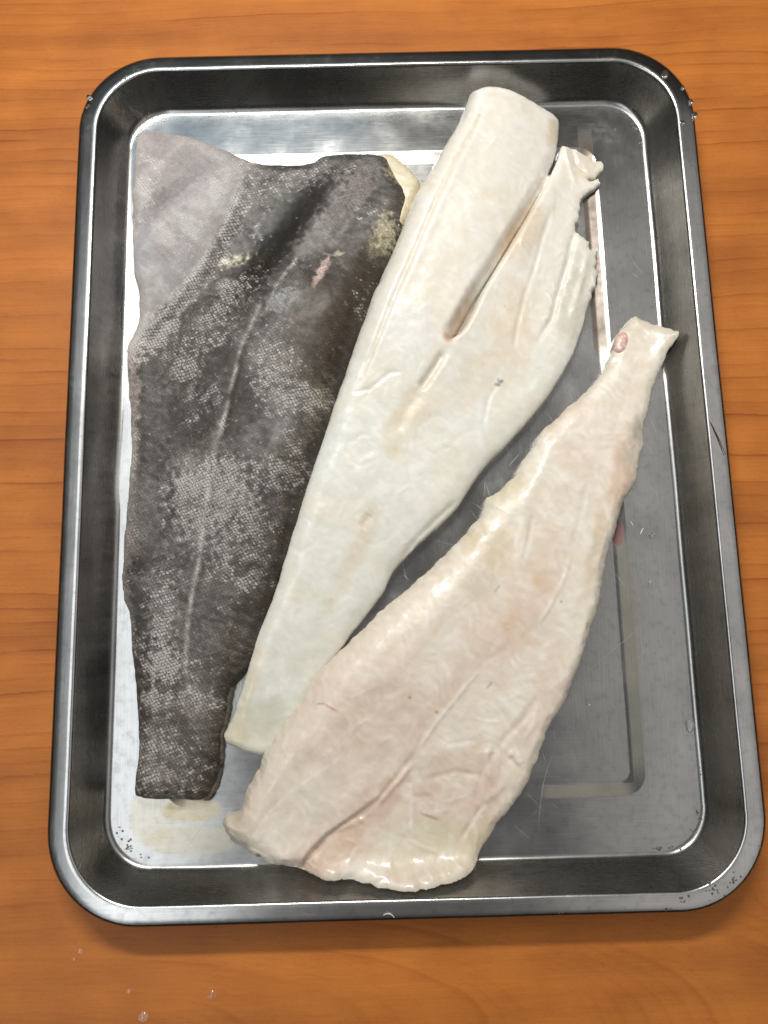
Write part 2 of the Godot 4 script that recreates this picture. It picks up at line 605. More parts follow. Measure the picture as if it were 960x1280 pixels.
	func dab(x: float, z: float, rx: float, rz: float, turn: float, c: Color, n: FastNoiseLite, rough := 0.7, hard := 0.35) -> void:
		var r := maxf(rx, rz) * 1.7
		for j in range(maxi(0, int((z - r - z0) / step)), mini(nz, int((z + r - z0) / step) + 2)):
			for i in range(maxi(0, int((x - r - x0) / step)), mini(nx, int((x + r - x0) / step) + 2)):
				var p := Vector2(x0 + i * step - x, z0 + j * step - z).rotated(-turn)
				var u := Vector2(p.x / rx, p.y / rz).length() + rough * n.get_noise_2d(i, j)
				var w := clampf((1.0 + hard - u) / (2.0 * hard), 0.0, 1.0)
				if w > 0.0:
					var k := j * nx + i
					col[k] = col[k].lerp(Color(c, 1.0), c.a * w * w * (3.0 - 2.0 * w))

	func fine(a: PackedFloat32Array, w: int, ht: int) -> PackedFloat32Array:
		var im := Image.create_from_data(nx, nz, false, Image.FORMAT_RF, a.to_byte_array())
		im.resize(w, ht, Image.INTERPOLATE_BILINEAR)
		return im.get_data().to_float32_array()

	func fine_colour(w: int, ht: int) -> PackedByteArray:
		var im := Image.create_from_data(nx, nz, false, Image.FORMAT_RGBAF, col.to_byte_array())
		im.resize(w, ht, Image.INTERPOLATE_BILINEAR)
		im.convert(Image.FORMAT_RGB8)
		return im.get_data()


func raise(f: Field, thick: PackedFloat32Array, round_: PackedFloat32Array, rim: float, dome := 0.5) -> void:
	for j in f.nz:
		for i in f.nx:
			var k := j * f.nx + i
			if f.d[k] < -3.0: continue
			f.b[k] = drape(f.x0 + i * f.step, f.z0 + j * f.step)
			var u := clampf(f.d[k] / maxf(round_[k], 1.0), 0.0, 1.0)
			f.edge[k] = minf(rim, 0.62 * thick[k])
			f.h[k] = f.b[k] + f.edge[k] + (thick[k] - f.edge[k]) * pow(1.0 - (1.0 - u) * (1.0 - u), dome)


func skin(f: Field, rim: float, names: Array, which, mats: Array, root: Node) -> void:
	# cells inside become two triangles, cells on the outline are cut along it and get a side down to the bottom
	var v := PackedVector3Array()
	var at := PackedInt32Array()
	at.resize(f.nx * f.nz)
	at.fill(-1)
	for j in f.nz:
		for i in f.nx:
			var k := j * f.nx + i
			if f.d[k] > 0.0:
				at[k] = v.size()
				v.append(Vector3(f.x0 + i * f.step, f.h[k], f.z0 + j * f.step))
	var cut := {}
	var foot := {}
	var tris := []
	for n in names.size():
		tris.append(PackedInt32Array())
	for j in f.nz - 1:
		for i in f.nx - 1:
			var ks := [j * f.nx + i, j * f.nx + i + 1, (j + 1) * f.nx + i + 1, (j + 1) * f.nx + i]
			var inside := int(at[ks[0]] >= 0) + int(at[ks[1]] >= 0) + int(at[ks[2]] >= 0) + int(at[ks[3]] >= 0)
			if inside == 0: continue
			var part: int = which.call(f.x0 + (i + 0.5) * f.step, f.z0 + (j + 0.5) * f.step, ks[0]) if names.size() > 1 else 0
			if inside == 4:
				tris[part].append_array([at[ks[0]], at[ks[1]], at[ks[2]], at[ks[0]], at[ks[2]], at[ks[3]]])
				continue
			var loop := []
			var edge := []
			for q in 4:
				var a: int = ks[q]
				var b: int = ks[(q + 1) % 4]
				if at[a] >= 0:
					loop.append(at[a])
				if (at[a] >= 0) != (at[b] >= 0):
					var key := mini(a, b) * 4 + (1 if absi(a - b) == 1 else 2)
					if not cut.has(key):
						var t := clampf(f.d[a] / (f.d[a] - f.d[b]), 0.02, 0.98)
						var pa := Vector2(f.x0 + (a % f.nx) * f.step, f.z0 + (a / f.nx) * f.step)
						var pb := Vector2(f.x0 + (b % f.nx) * f.step, f.z0 + (b / f.nx) * f.step)
						var p := pa.lerp(pb, t)
						var low := tray_height(p.x, p.y)
						cut[key] = v.size()
						var side := lerpf(f.edge[a], f.edge[b], t)
						v.append(Vector3(p.x, drape(p.x, p.y) + side, p.y))
						foot[cut[key]] = v.size()
						v.append(Vector3(p.x, minf(low + 0.05, drape(p.x, p.y) + side - 0.3), p.y))
					loop.append(cut[key])
					edge.append([cut[key], loop.size() - 1])
			for q in range(1, loop.size() - 1):
				tris[part].append_array([loop[0], loop[q], loop[q + 1]])
			if edge.size() == 2:
				# walk order puts the outside between the two cut points
				var a: int = edge[0][0]
				var b: int = edge[1][0]
				if edge[1][1] != edge[0][1] + 1:
					a = edge[1][0]
					b = edge[0][0]
				tris[part].append_array([b, a, foot[a], b, foot[a], foot[b]])
	var nor := PackedVector3Array()
	nor.resize(v.size())
	for idx in tris:
		for q in range(0, idx.size(), 3):
			var fn := (v[idx[q + 2]] - v[idx[q]]).cross(v[idx[q + 1]] - v[idx[q]])
			nor[idx[q]] += fn
			nor[idx[q + 1]] += fn
			nor[idx[q + 2]] += fn
	for i in nor.size():
		nor[i] = nor[i].normalized()
	var size := Vector2((f.nx - 1) * f.step, (f.nz - 1) * f.step)
	for n in names.size():
		if tris[n].size():
			put(names[n], compact(v, nor, tris[n], func(p): return Vector2((p.x - f.x0) / size.x, (p.z - f.z0) / size.y)), mats[n], root)


func rag(f: Field, n: FastNoiseLite, amount: float) -> void:
	for k in f.nx * f.nz:
		if absf(f.d[k]) < 4.0:
			f.d[k] += amount * n.get_noise_2d(k % f.nx, k / f.nx)


func flesh(albedo: Texture2D, bump: Texture2D, scale: float, wet: Texture2D = null) -> StandardMaterial3D:
	var m := StandardMaterial3D.new()
	m.albedo_texture = albedo
	m.heightmap_enabled = true
	m.heightmap_texture = bump
	m.heightmap_scale = scale
	m.roughness = 0.40
	m.metallic_specular = 0.5
	m.clearcoat_enabled = true
	m.clearcoat = 0.8
	m.clearcoat_roughness = 0.15
	if wet: m.clearcoat_texture = wet
	return m


# ---- fillet lying skin side up
func fish_skin_side() -> void:
	var root := thing("fish_fillet", "dark scaly fish fillet lying skin side up along the tray's left side", "fish fillet", "raw fish fillets in the tray")
	var f := Field.new()
	f.setup(pts([-145.4, -204.3, -132.9, -202.4, -117.0, -198.3, -101.6, -191.5, -85.7, -182.7, -81.0, -178.9, -66.7, -177.0, -45.2, -177.0, -39.5, -181.6, -27.5, -182.9, -11.7, -183.0, 1.1, -180.6, 4.2, -173.2, 13.6, -153.8, 11.9, -144.1, 5.8, -126.4, -4.2, -101.7, -15.0, -74.9, -24.6, -49.7, -31.3, -30.0, -37.9, -9.2, -46.2, 13.5, -52.6, 33.6, -59.7, 55.5, -67.2, 77.1, -73.6, 98.3, -80.0, 114.1, -85.9, 121.1, -91.8, 128.0, -93.0, 139.5, -96.3, 150.4, -96.2, 159.7, -98.1, 174.5, -103.8, 184.2, -121.2, 183.4, -139.8, 182.1, -141.6, 175.3, -139.6, 157.4, -140.5, 140.3, -143.9, 111.2, -146.8, 87.1, -150.9, 77.1, -151.1, 57.6, -150.5, 36.4, -149.3, 18.6, -148.2, -5.1, -149.9, -32.9, -152.3, -51.9, -151.8, -65.3, -146.3, -79.6, -147.3, -100.2, -150.3, -110.2, -151.5, -135.3, -152.0, -166.1, -151.6, -187.0, -150.1, -200.1]), 0.8, 26.0)
	var big := noise(0.012, 4, 71)
	var med := noise(0.04, 4, 72)
	var small := noise(0.16, 3, 73)
	rag(f, med, 0.8)
	var fold := pts([-77.1, -179.9, -87.4, -160.0, -93.0, -144.8, -100.3, -129.9, -106.6, -118.5, -114.7, -105.4, -122.8, -95.7, -132.6, -82.8, -141.5, -72.0, -151.0, -55.5])
	var thick := f.spread([[-135, -180, 4], [-140, -110, 5], [-110, -160, 6], [-95, -150, 10], [-60, -150, 13], [-20, -150, 16], [10, -165, 12], [-40, -60, 23], [-90, -40, 16], [-135, -30, 9], [-65, 20, 23], [-105, 60, 17], [-142, 60, 8], [-120, 120, 14], [-120, 170, 12], [-90, 100, 14]], 26.0)
	var roundness := f.spread([[-145, -150, 6], [-100, -190, 6], [-40, -170, 8], [10, -160, 12], [-10, -90, 30], [-50, 20, 32], [-70, 70, 30], [-90, 140, 14], [-150, 0, 12], [-150, 80, 12], [-120, 185, 5]], 30.0)
	raise(f, thick, roundness, 1.6)
	f.swell(fold, 4.0, 6.0)
	f.swell(pts([-89.1, -182.0, -96.4, -159.0, -104.6, -138.9, -114.5, -121.6, -130.2, -102.3, -142.1, -83.1]), -1.6, 9.0)
	f.swell(pts([-18.8, -169.8, -33.1, -149.8, -47.2, -130.2, -63.3, -108.4, -76.0, -88.4]), 1.7, 8.5)
	f.swell(pts([-42.4, -166.6, -58.8, -146.7, -75.0, -124.5, -91.0, -105.2]), -1.6, 10.0)
	f.swell(pts([-3.6, -165.6, -16.1, -148.1, -27.5, -128.3, -38.4, -108.8]), -0.8, 5.0)
	f.swell(pts([-145.1, -164.0, -135.9, -174.2, -124.3, -189.6, -117.2, -196.3]), -0.9, 5.0)
	f.swell(pts([-147.6, -115.7, -139.7, -135.6, -128.2, -149.6, -111.9, -160.6]), 1.3, 6.0)
	f.swell(pts([-141.0, -95.6, -132.2, -115.3, -118.5, -132.6]), -0.9, 6.0)
	var lateral := pts([-74.3, -82.6, -84.5, -61.6, -90.5, -37.1, -96.0, -12.2, -101.3, 16.7, -105.3, 42.7, -108.0, 62.8, -111.5, 79.6, -113.7, 98.2, -113.7, 117.9, -111.5, 128.0])
	f.swell(lateral, -0.7, 2.2)
	var lf := f.near(lateral, 40.0)
	var ff := f.near(fold, 110.0)
	# coarse colour: dark back shaded at its right edge, grey mauve belly flap, pale haze, olive right flank
	for j in f.nz:
		for i in f.nx:
			var k := j * f.nx + i
			var x := f.x0 + i * f.step
			var z := f.z0 + j * f.step
			f.h[k] += 0.5 * med.get_noise_2d(x, z) * clampf(f.d[k] / 6.0, 0.0, 1.0)
			var n1 := big.get_noise_2d(x, z)
			var n2 := med.get_noise_2d(x, z)
			var c := lin(56, 50, 47).lerp(lin(96, 90, 87), clampf(0.45 + 1.1 * n1 + 0.8 * n2, 0.0, 1.0))
			c = c.lerp(lin(70, 61, 46), clampf(0.75 * sm(-95.0, -25.0, x + z * 0.42) * (0.55 + 1.2 * n2), 0.0, 0.8))
			c = c.lerp(lin(72, 62, 54), 0.6 * sm(90.0, 150.0, z))
			var flap: float = ff[0][k] if ff[1][k] > 0.0 else -ff[0][k]
			if z > -50.0: flap = -60.0
			c = c.lerp(lin(186, 181, 181).lerp(lin(146, 139, 140), clampf(0.35 + 0.9 * med.get_noise_2d((x + z) * 0.4, (z - x) * 1.1), 0.0, 1.0)), sm(-4.0, 3.0, flap + 4.0 * n2))
			var haze := clampf(1.6 * med.get_noise_2d(x * 0.5 + 300.0, z * 0.5), 0.0, 1.0)
			c = c.lerp(lin(140, 137, 136), 0.5 * haze)
			var silver := clampf(2.4 * small.get_noise_2d((x * 0.93 + z * 0.33) * 0.5, (z * 0.93 - x * 0.33) * 1.4) + 1.4 * big.get_noise_2d(x * 2.2 + 40.0, z * 2.2), 0.0, 1.0)
			c = c.lerp(lin(150, 148, 147), 0.32 * silver)
			var le: float = f.d[k] if x < -135.0 or (z < -160.0 and x < -70.0) else 30.0
			c = c.lerp(lin(172, 162, 156), 0.55 * (1.0 - sm(1.0, 7.0 + 6.0 * n1, le)) * (1.0 - sm(80.0, 120.0, z)))
			c = c.lerp(lin(40, 36, 32), 0.6 * (1.0 - sm(0.0, 10.0, f.d[k] + 3.0 * n2)) * sm(-110.0, -60.0, x))  # dark back colour, deepened along the right edge as painted shade
			f.col[k] = c
	for p in [[-81.5, -115.7, 15, 4.5, -0.1, lin(214, 208, 178), 0.9], [-78.0, -119.1, 8, 3, -0.1, lin(212, 208, 150), 0.7], [-93.9, -100.9, 6, 3, 0.0, lin(186, 182, 172), 0.7], [-39.5, -102.9, 2.6, 11, 0.35, lin(205, 182, 172), 0.9], [-3.6, -126.6, 7, 13, 0.3, lin(206, 198, 168), 0.8], [-9.3, -117.9, 4, 7, 0.1, lin(196, 188, 160), 0.6], [-40.1, -147.5, 26, 9, -0.9, lin(132, 122, 122), 0.5], [6.8, -166.7, 9, 7, 0.6, lin(196, 182, 148), 0.65], [-29.8, -114.3, 3, 2, 0.0, lin(190, 184, 170), 0.8],
			[-148.6, -60.0, 7, 12, 0.4, lin(190, 178, 172), 0.85], [-148.1, -32.9, 5, 22, 0.0, lin(168, 155, 148), 0.7], [-148.5, -0.5, 4, 22, 0.1, lin(175, 166, 158), 0.7], [-148.3, 53.4, 6, 14, 0.4, lin(140, 130, 125), 0.5], [-60.8, -85.6, 10, 6, -0.4, lin(178, 180, 182), 0.6], [-30.8, -147.3, 22, 10, -0.9, lin(125, 116, 116), 0.6], [-19.2, -155.2, 12, 9, -0.9, lin(140, 130, 130), 0.55], [-55.1, -140.0, 34, 12, -0.8, lin(26, 22, 19), 0.85], [-70.4, -117.0, 26, 11, -0.8, lin(26, 22, 19), 0.8], [-105.8, -56.8, 24, 16, -0.5, lin(58, 50, 47), 0.7], [-113.6, -19.4, 16, 20, 0, lin(54, 45, 41), 0.6], [-85.2, -27.8, 14, 18, 0, lin(56, 49, 45), 0.6], [-41.0, -64.6, 18, 30, 0.3, lin(70, 56, 40), 0.5], [-22.8, -83.2, 12, 40, 0.35, lin(62, 52, 38), 0.6], [-43.5, -22.2, 5, 22, 0.3, lin(130, 122, 100), 0.4],
			[-113.1, 7.5, 12, 8, 0, lin(165, 160, 155), 0.45], [-111.7, 17.7, 10, 6, 0, lin(185, 180, 174), 0.6], [-89.2, 28.0, 16, 8, 0.2, lin(175, 171, 166), 0.5], [-106.4, 25.3, 18, 26, 0.2, lin(140, 136, 132), 0.45], [-106.1, 47.0, 10, 14, 0.2, lin(150, 150, 150), 0.35], [-127.5, 88.6, 7, 18, -0.1, lin(155, 148, 144), 0.35], [-125.7, 113.6, 9, 7, 0.0, lin(165, 160, 156), 0.5], [-132.8, 131.8, 5, 6, 0.0, lin(150, 142, 140), 0.45], [-110.7, 134.4, 12, 6, 0.0, lin(140, 130, 128), 0.4], [-126.2, 170.1, 9, 5, 0.3, lin(155, 146, 144), 0.5], [-110.4, 101.6, 16, 8, 0.0, lin(120, 115, 110), 0.4], [-133.6, -179.3, 22, 16, -0.6, lin(168, 158, 158), 0.5], [-121.3, -155.6, 24, 7, -0.7, lin(172, 166, 168), 0.5], [-140.1, -151.0, 14, 6, -0.9, lin(124, 116, 117), 0.4], [-128.5, -162.0, 18, 5, -0.6, lin(120, 112, 114), 0.4], [-145.0, -125.6, 5, 18, 0.1, lin(160, 160, 166), 0.6], [-136.4, -195.2, 10, 14, 0.6, lin(150, 140, 142), 0.4]]:
		f.dab(p[0], p[1], p[2], p[3], p[4], Color(p[5], p[6]), small, 0.8, 0.3)
	f.paint(lateral, Color(lin(190, 188, 182), 0.95), 1.5, med, 0.7)
	f.paint(pts([-53.9, -112.0, -65.3, -93.9, -69.8, -81.1, -75.6, -74.1]), Color(lin(180, 178, 174), 0.8), 1.2, small, 0.8)
	f.paint(pts([-82.8, -175.4, -89.3, -157.5, -94.3, -143.4, -100.3, -129.9, -104.8, -121.5, -114.8, -107.8]), Color(lin(176, 170, 166), 0.55), 3.0, small, 1.0)
	# where scales shine white
	var dens := PackedFloat32Array()
	dens.resize(f.nx * f.nz)
	for j in f.nz:
		for i in f.nx:
			var x := f.x0 + i * f.step
			var z := f.z0 + j * f.step
			dens[j * f.nx + i] = 0.13 + 0.85 * maxf(0.0, big.get_noise_2d(x * 1.8 + 500.0, z * 1.8) + 0.5 * med.get_noise_2d(x * 1.2, z * 1.2 + 90.0) - 0.08)
	var heap := f.col.duplicate()
	for k in dens.size():
		f.col[k] = Color(dens[k], 0, 0)
	for p in [[-91.6, -138.6, 4, 18, 0.4, 0.85], [-87.0, -156.2, 6, 14, 0.4, 0.5], [-104.3, -113.9, 14, 6, -0.6, 0.6], [-121.4, -93.3, 6, 20, 0.7, 0.6], [-139.8, -70.4, 18, 10, -0.7, 0.75], [-65.5, -158.2, 20, 10, 0.1, 0.45], [-46.8, -165.4, 18, 9, 0.0, 0.4], [-94.9, -87.4, 26, 7, -0.8, 0.6], [-103.7, -66.2, 18, 8, -0.3, 0.5], [-65.4, -43.4, 12, 16, 0.4, 0.55], [-69.8, -55.1, 9, 10, 0.2, 0.5], [-58.9, -24.9, 10, 8, 0, 0.5], [-111.5, -28.4, 8, 5, 0, 0.3], [-93.6, 16.9, 16, 12, 0, 0.7], [-110.7, 25.2, 14, 16, 0, 0.65], [-82.7, 43.3, 14, 12, 0, 0.6], [-99.8, 34.2, 20, 18, 0, 0.5], [-85.1, 55.9, 14, 8, 0, 0.5], [-127.5, 88.6, 6, 22, 0, 0.7], [-127.8, 76.0, 10, 14, 0, 0.45], [-124.9, 114.4, 9, 9, 0, 0.75], [-130.7, 131.8, 6, 6, 0, 0.7], [-107.8, 134.4, 14, 7, 0, 0.5], [-128.6, 156.2, 12, 14, 0, 0.5], [-111.9, 166.6, 10, 14, 0, 0.4], [-134.3, 175.8, 8, 6, 0, 0.5], [-116.2, -132.5, 14, 10, 0, 0.3], [-31.4, -107.6, 20, 40, 0.3, 0.0], [-58.6, -137.9, 20, 14, -0.8, 0.03]]:
		f.dab(p[0], p[1], p[2], p[3], p[4], Color(p[5], 0, 0, 1.0), small, 0.9, 0.6)
	for k in dens.size():
		dens[k] = f.col[k].r
	f.col = heap
	var w := int((f.nx - 1) * f.step * 3.1)
	var ht := int((f.nz - 1) * f.step * 3.1)
	var base := f.fine_colour(w, ht)
	var dn := f.fine(dens, w, ht)
	var sp := f.fine(ff[1], w, ht)
	var bend := noise(0.05, 3, 91)
	var grain := noise_bytes(noise(0.30, 3, 92), w, ht, w, ht)
	var patch := noise(0.17, 3, 95)
	var bump := PackedByteArray()
	bump.resize(w * ht)
	var shine := PackedByteArray()
	shine.resize(w * ht)
	var k := 0
	for j in ht:
		var z := f.z0 + j / 3.1
		for i in w:
			var x := f.x0 + i / 3.1
			# diamond scales in staggered rows across the body
			var a := (x * 0.93 + z * 0.33 + 1.6 * bend.get_noise_2d(x, z)) / 2.7
			var b := (z * 0.93 - x * 0.33 + 1.6 * bend.get_noise_2d(x + 200.0, z)) / 2.1
			var ui := floorf(a + b)
			var vi := floorf(a - b)
			var fu := a + b - ui
			var fv := a - b - vi
			var cv := fposmod(sin(ui * 12.9898 + vi * 78.233) * 43758.5453, 1.0)
			var ed := minf(minf(fu, 1.0 - fu), minf(fv, 1.0 - fv)) * 2.0   # 0 at the border, 1 in the middle
			var g := grain[k] / 255.0 - 0.5
			var flap := clampf(sp[k], 0.0, 1.0) * (1.0 - sm(-62.0, -50.0, z))
			var de := dn[k]
			var scale := sm(0.06, 0.40, ed + 0.5 * g - 0.25 * (fv - fu))
			var mesh_ := 1.0 - 0.7 * flap
			var v := 1.0 + (0.4 * g + (cv - 0.5) * (0.22 + 0.4 * de)) * mesh_
			v -= 0.34 * (1.0 - scale) * (0.34 + minf(de, 0.55)) * mesh_
			var white := 0.9 * sm(-0.16, 0.55, 1.4 * de + 0.42 * patch.get_noise_2d(x, z) + 0.42 * (0.5 - cv) - 0.40)
			white *= lerpf(scale, 1.0, 0.25 * white * white) * clampf(0.85 + 0.7 * g, 0.0, 1.0) * (0.6 + 0.4 * (1.0 - cv))
			for c in 3:
				var o := base[3 * k + c] * v
				base[3 * k + c] = clampi(int(lerpf(o, 218.0 - 4.0 * c, white)), 0, 255)
			bump[k] = clampi(int(120.0 + 55.0 * ed * (0.4 + de) + 40.0 * white + 60.0 * g), 0, 255)
			shine[k] = clampi(int(140.0 + 60.0 * g - 20.0 * white), 0, 255)
			k += 1
	var m := flesh(texture(w, ht, Image.FORMAT_RGB8, base), texture(w, ht, Image.FORMAT_L8, bump), 0.022)
	m.roughness = 1.0
	m.roughness_texture = texture(w, ht, Image.FORMAT_L8, shine)
	m.clearcoat = 0.2
	m.clearcoat_roughness = 0.32
	m.metallic_specular = 0.4
	var flap_side := func(x: float, z: float, kk: int) -> int: return 1 if z < -52.0 and ff[1][kk] > 0.0 else 0
	skin(f, 1.6, ["scaly_skin", "belly_flap"], flap_side, [m, m], root)
	# cut flesh showing past the skin at the head end and along the tail
	for piece in [[pts([-8.9, -182.2, 1.7, -183.6, 11.0, -174.9, 19.8, -164.7, 17.5, -154.4, 9.9, -137.6, 3.5, -127.6, -4.0, -147.2]), 10.0, 5.0], [pts([-86.9, 119.1, -91.6, 128.2, -92.7, 139.7, -95.6, 150.8, -95.9, 160.1, -97.9, 175.4, -102.4, 184.9, -111.5, 184.2, -107.6, 167.9, -102.9, 143.6, -95.4, 125.1]), 6.0, 4.0]]:
		var p := Field.new()
		p.setup(piece[0], 0.8, 12.0)
		rag(p, small, 0.9)
		var th := PackedFloat32Array()
		th.resize(p.nx * p.nz)
		th.fill(piece[1])
		var ro := th.duplicate()
		ro.fill(piece[2])
		raise(p, th, ro, 1.5)
		for q in p.nx * p.nz:
			p.h[q] += 0.4 * med.get_noise_2d(q % p.nx * 2.0, q / p.nx * 2.0)
		var mm := StandardMaterial3D.new()
		mm.albedo_color = lin(214, 204, 176) if piece[1] > 8.0 else lin(128, 118, 104)
		mm.roughness = 0.4
		skin(p, 1.5, ["cut_flesh"], func(_x, _z, _k): return 0, [mm], root)


# ---- pale fillet with a slit: thick loin and ragged belly flap
func fish_split() -> void:
	var root := thing("fish_fillet", "cream white fish fillet in the middle with a slit and a ragged torn flap", "fish fillet", "raw fish fillets in the tray")
	var f := Field.new()
	f.setup(pts([49.9, -216.0, 59.6, -218.5, 75.3, -216.5, 88.0, -211.4, 98.7, -206.8, 104.2, -202.5, 103.5, -191.9, 100.3, -178.9, 95.3, -167.6, 96.7, -166.6, 102.2, -178.4, 104.6, -186.7, 107.9, -187.1, 111.6, -184.9, 117.2, -183.7, 121.6, -179.5, 123.3, -176.8, 130.0, -176.6, 129.7, -173.0, 124.5, -166.9, 120.1, -164.5, 126.7, -164.8, 127.5, -162.2, 121.5, -157.7, 115.1, -152.8, 113.6, -145.2, 111.6, -136.1, 108.9, -130.1, 113.3, -126.5, 117.2, -123.4, 116.5, -119.4, 121.5, -118.3, 121.1, -113.4, 119.7, -106.0, 120.8, -103.0, 117.4, -93.7, 112.3, -79.3, 108.3, -67.3, 102.9, -54.6, 93.8, -39.3, 83.0, -24.6, 66.4, -6.6, 47.9, 11.1, 31.5, 35.2, 13.6, 50.1, 3.8, 59.4, -3.3, 67.0, -9.7, 79.3, -17.6, 89.2, -28.0, 102.0, -41.8, 119.9, -54.5, 139.2, -66.2, 159.0, -74.9, 162.3, -85.2, 159.3, -93.9, 155.5, -95.2, 151.1, -90.7, 143.1, -85.4, 127.8, -81.3, 114.8, -77.1, 99.1, -68.6, 80.3, -59.9, 50.4, -51.1, 22.0, -42.0, -4.8, -34.2, -27.5, -26.2, -49.3, -21.0, -65.8, -15.3, -80.0, -11.3, -92.0, -4.1, -106.6, 5.8, -130.2, 13.3, -150.2, 25.8, -171.4, 33.3, -184.2, 43.5, -201.3, 47.8, -212.3]), 0.7, 24.0, 0.12)
	var big := noise(0.014, 4, 171)
	var med := noise(0.05, 4, 172)
	var small := noise(0.2, 3, 173)
	rag(f, med, 0.5)
	var fray := noise(0.12, 3, 175)
	for k in f.nx * f.nz:   # the torn side of the flap is frayed
		if absf(f.d[k]) < 4.0 and f.x0 + (k % f.nx) * f.step > 106.0 and f.z0 + (k / f.nx) * f.step < -85.0:
			f.d[k] += 1.6 * fray.get_noise_2d(k % f.nx * 0.4, k / f.nx * 0.8)
	var thick := f.spread([[75, -195, 20], [55, -200, 20], [50, -140, 25], [70, -150, 24], [20, -90, 23], [30, -85, 23], [0, -40, 18], [-25, 20, 15], [10, 0, 13], [-50, 80, 12], [-75, 140, 9], [112, -165, 4], [105, -140, 7], [118, -110, 2], [128, -176, 1.6], [127, -164, 1.5], [120, -180, 2.5], [90, -110, 11], [70, -85, 12], [105, -80, 6], [70, -50, 12], [80, -30, 9], [40, 10, 11], [0, 50, 10], [-40, 110, 9]], 25.0)
	var roundness := f.spread([[40, -190, 12], [20, -150, 15], [-15, -80, 15], [-40, 0, 13], [-65, 70, 11], [-90, 140, 6], [100, -190, 7], [80, -150, 13], [50, -105, 12], [30, -70, 7], [120, -168, 2], [120, -110, 2], [100, -55, 9], [60, 0, 12], [20, 40, 12], [-60, 155, 4], [70, -215, 7]], 18.0)
	raise(f, thick, roundness, 6.0, 0.62)
	# the slit: the loin's flank drops into it, the flap rises gently on the other side
	var slit := pts([98.5, -173.3, 92.1, -160.0, 78.6, -136.9, 58.8, -105.0, 46.5, -87.2, 36.7, -70.1, 29.4, -58.8])
	var sf := f.near(slit, 14.0)
	for k in f.nx * f.nz:
		var dd: float = sf[0][k]
		if dd < 13.9 and f.d[k] > -2.0:
			var s: float = sf[1][k]
			var al: float = sf[2][k]
			var wide := 0.6 + 2.2 * sm(0.5, 0.78, al) * (1.0 - sm(0.82, 1.0, al))
			if s < 0.0: dd = maxf(0.0, dd - wide)
			var u := clampf(dd / (6.5 if s > 0.0 else 4.0), 0.0, 1.0)
			var low := f.b[k] + 3.5
			var deep := 1.0 - sm(0.86, 1.0, al)
			f.h[k] = lerpf(f.h[k], low + (f.h[k] - low) * sqrt(1.0 - (1.0 - u) * (1.0 - u)), deep)
	var groove := pts([54.0, -197.2, 47.8, -183.0, 39.8, -169.4, 26.4, -142.2, 11.7, -108.3, -0.3, -82.2, -9.7, -59.0, -21.3, -31.7])
	f.swell(groove, -0.9, 1.6)
	f.swell(pts([57.7, -197.1, 43.5, -169.3, 30.0, -142.1, 15.3, -108.2, 3.3, -82.2]), 0.5, 3.0)
	f.swell(pts([28.6, -53.9, 23.3, -45.5, 18.2, -38.2, 13.5, -32.3]), -2.2, 2.2)
	f.swell(pts([13.5, -32.3, 6.1, -21.0, -0.0, -8.4]), -1.0, 4.0)
	var veil := pts([109.9, -131.4, 106.6, -123.4, 104.1, -113.4, 100.0, -101.1, 95.5, -88.9, 91.4, -74.3, 81.4, -60.1])
	f.swell(veil, -1.6, 1.8)
	f.swell(pts([116.5, -118.1, 111.8, -103.3, 107.1, -88.6, 101.5, -74.1]), 0.9, 2.2)
	f.swell(pts([110.7, -186.2, 112.8, -174.6, 118.6, -168.2]), -0.8, 1.4)
	f.swell(pts([105.9, -185.3, 108.1, -174.7, 111.8, -159.0]), 0.8, 1.6)
	f.swell(pts([101.9, -167.0, 96.0, -149.1, 84.5, -129.0, 75.2, -114.1, 69.9, -101.8]), 0.8, 5.0)
	f.swell(pts([95.1, -141.8, 89.6, -127.7, 85.0, -112.8, 81.0, -100.5]), -0.5, 1.2)
	f.swell(pts([83.2, -106.5, 76.2, -89.3, 70.5, -70.0, 67.5, -55.6]), -0.5, 1.4)
	f.swell(pts([57.9, -36.8, 52.0, -26.6, 48.7, -12.8, 51.7, -1.3]), -0.35, 1.3)
	f.swell(pts([-22.5, -31.2, -14.0, -32.9, -8.1, -37.4, -2.2, -41.9, 4.1, -41.7]), -0.5, 1.1)
	f.swell(pts([0.3, 61.7, 10.2, 49.7, 20.5, 40.3, 34.1, 28.2]), -1.0, 1.5)
	for c in [[-18.6, 1.4, 8.3], [22.1, -7.0, 10.0], [-52.6, 46.7, 8.5], [-13.1, 42.3, 10.5]]:
		var ring := PackedVector2Array()
		for q in 25:
			ring.append(Vector2(c[0], c[1]) + Vector2.from_angle(q * TAU / 24.0) * (c[2] + 0.7 * sin(q * 1.1) + 0.4 * sin(q * 2.3)))
		f.swell(ring, -0.16, 1.2)
	f.swell(pts([-15.5, 36.4, -20.9, 44.1]), -0.8, 2.8)
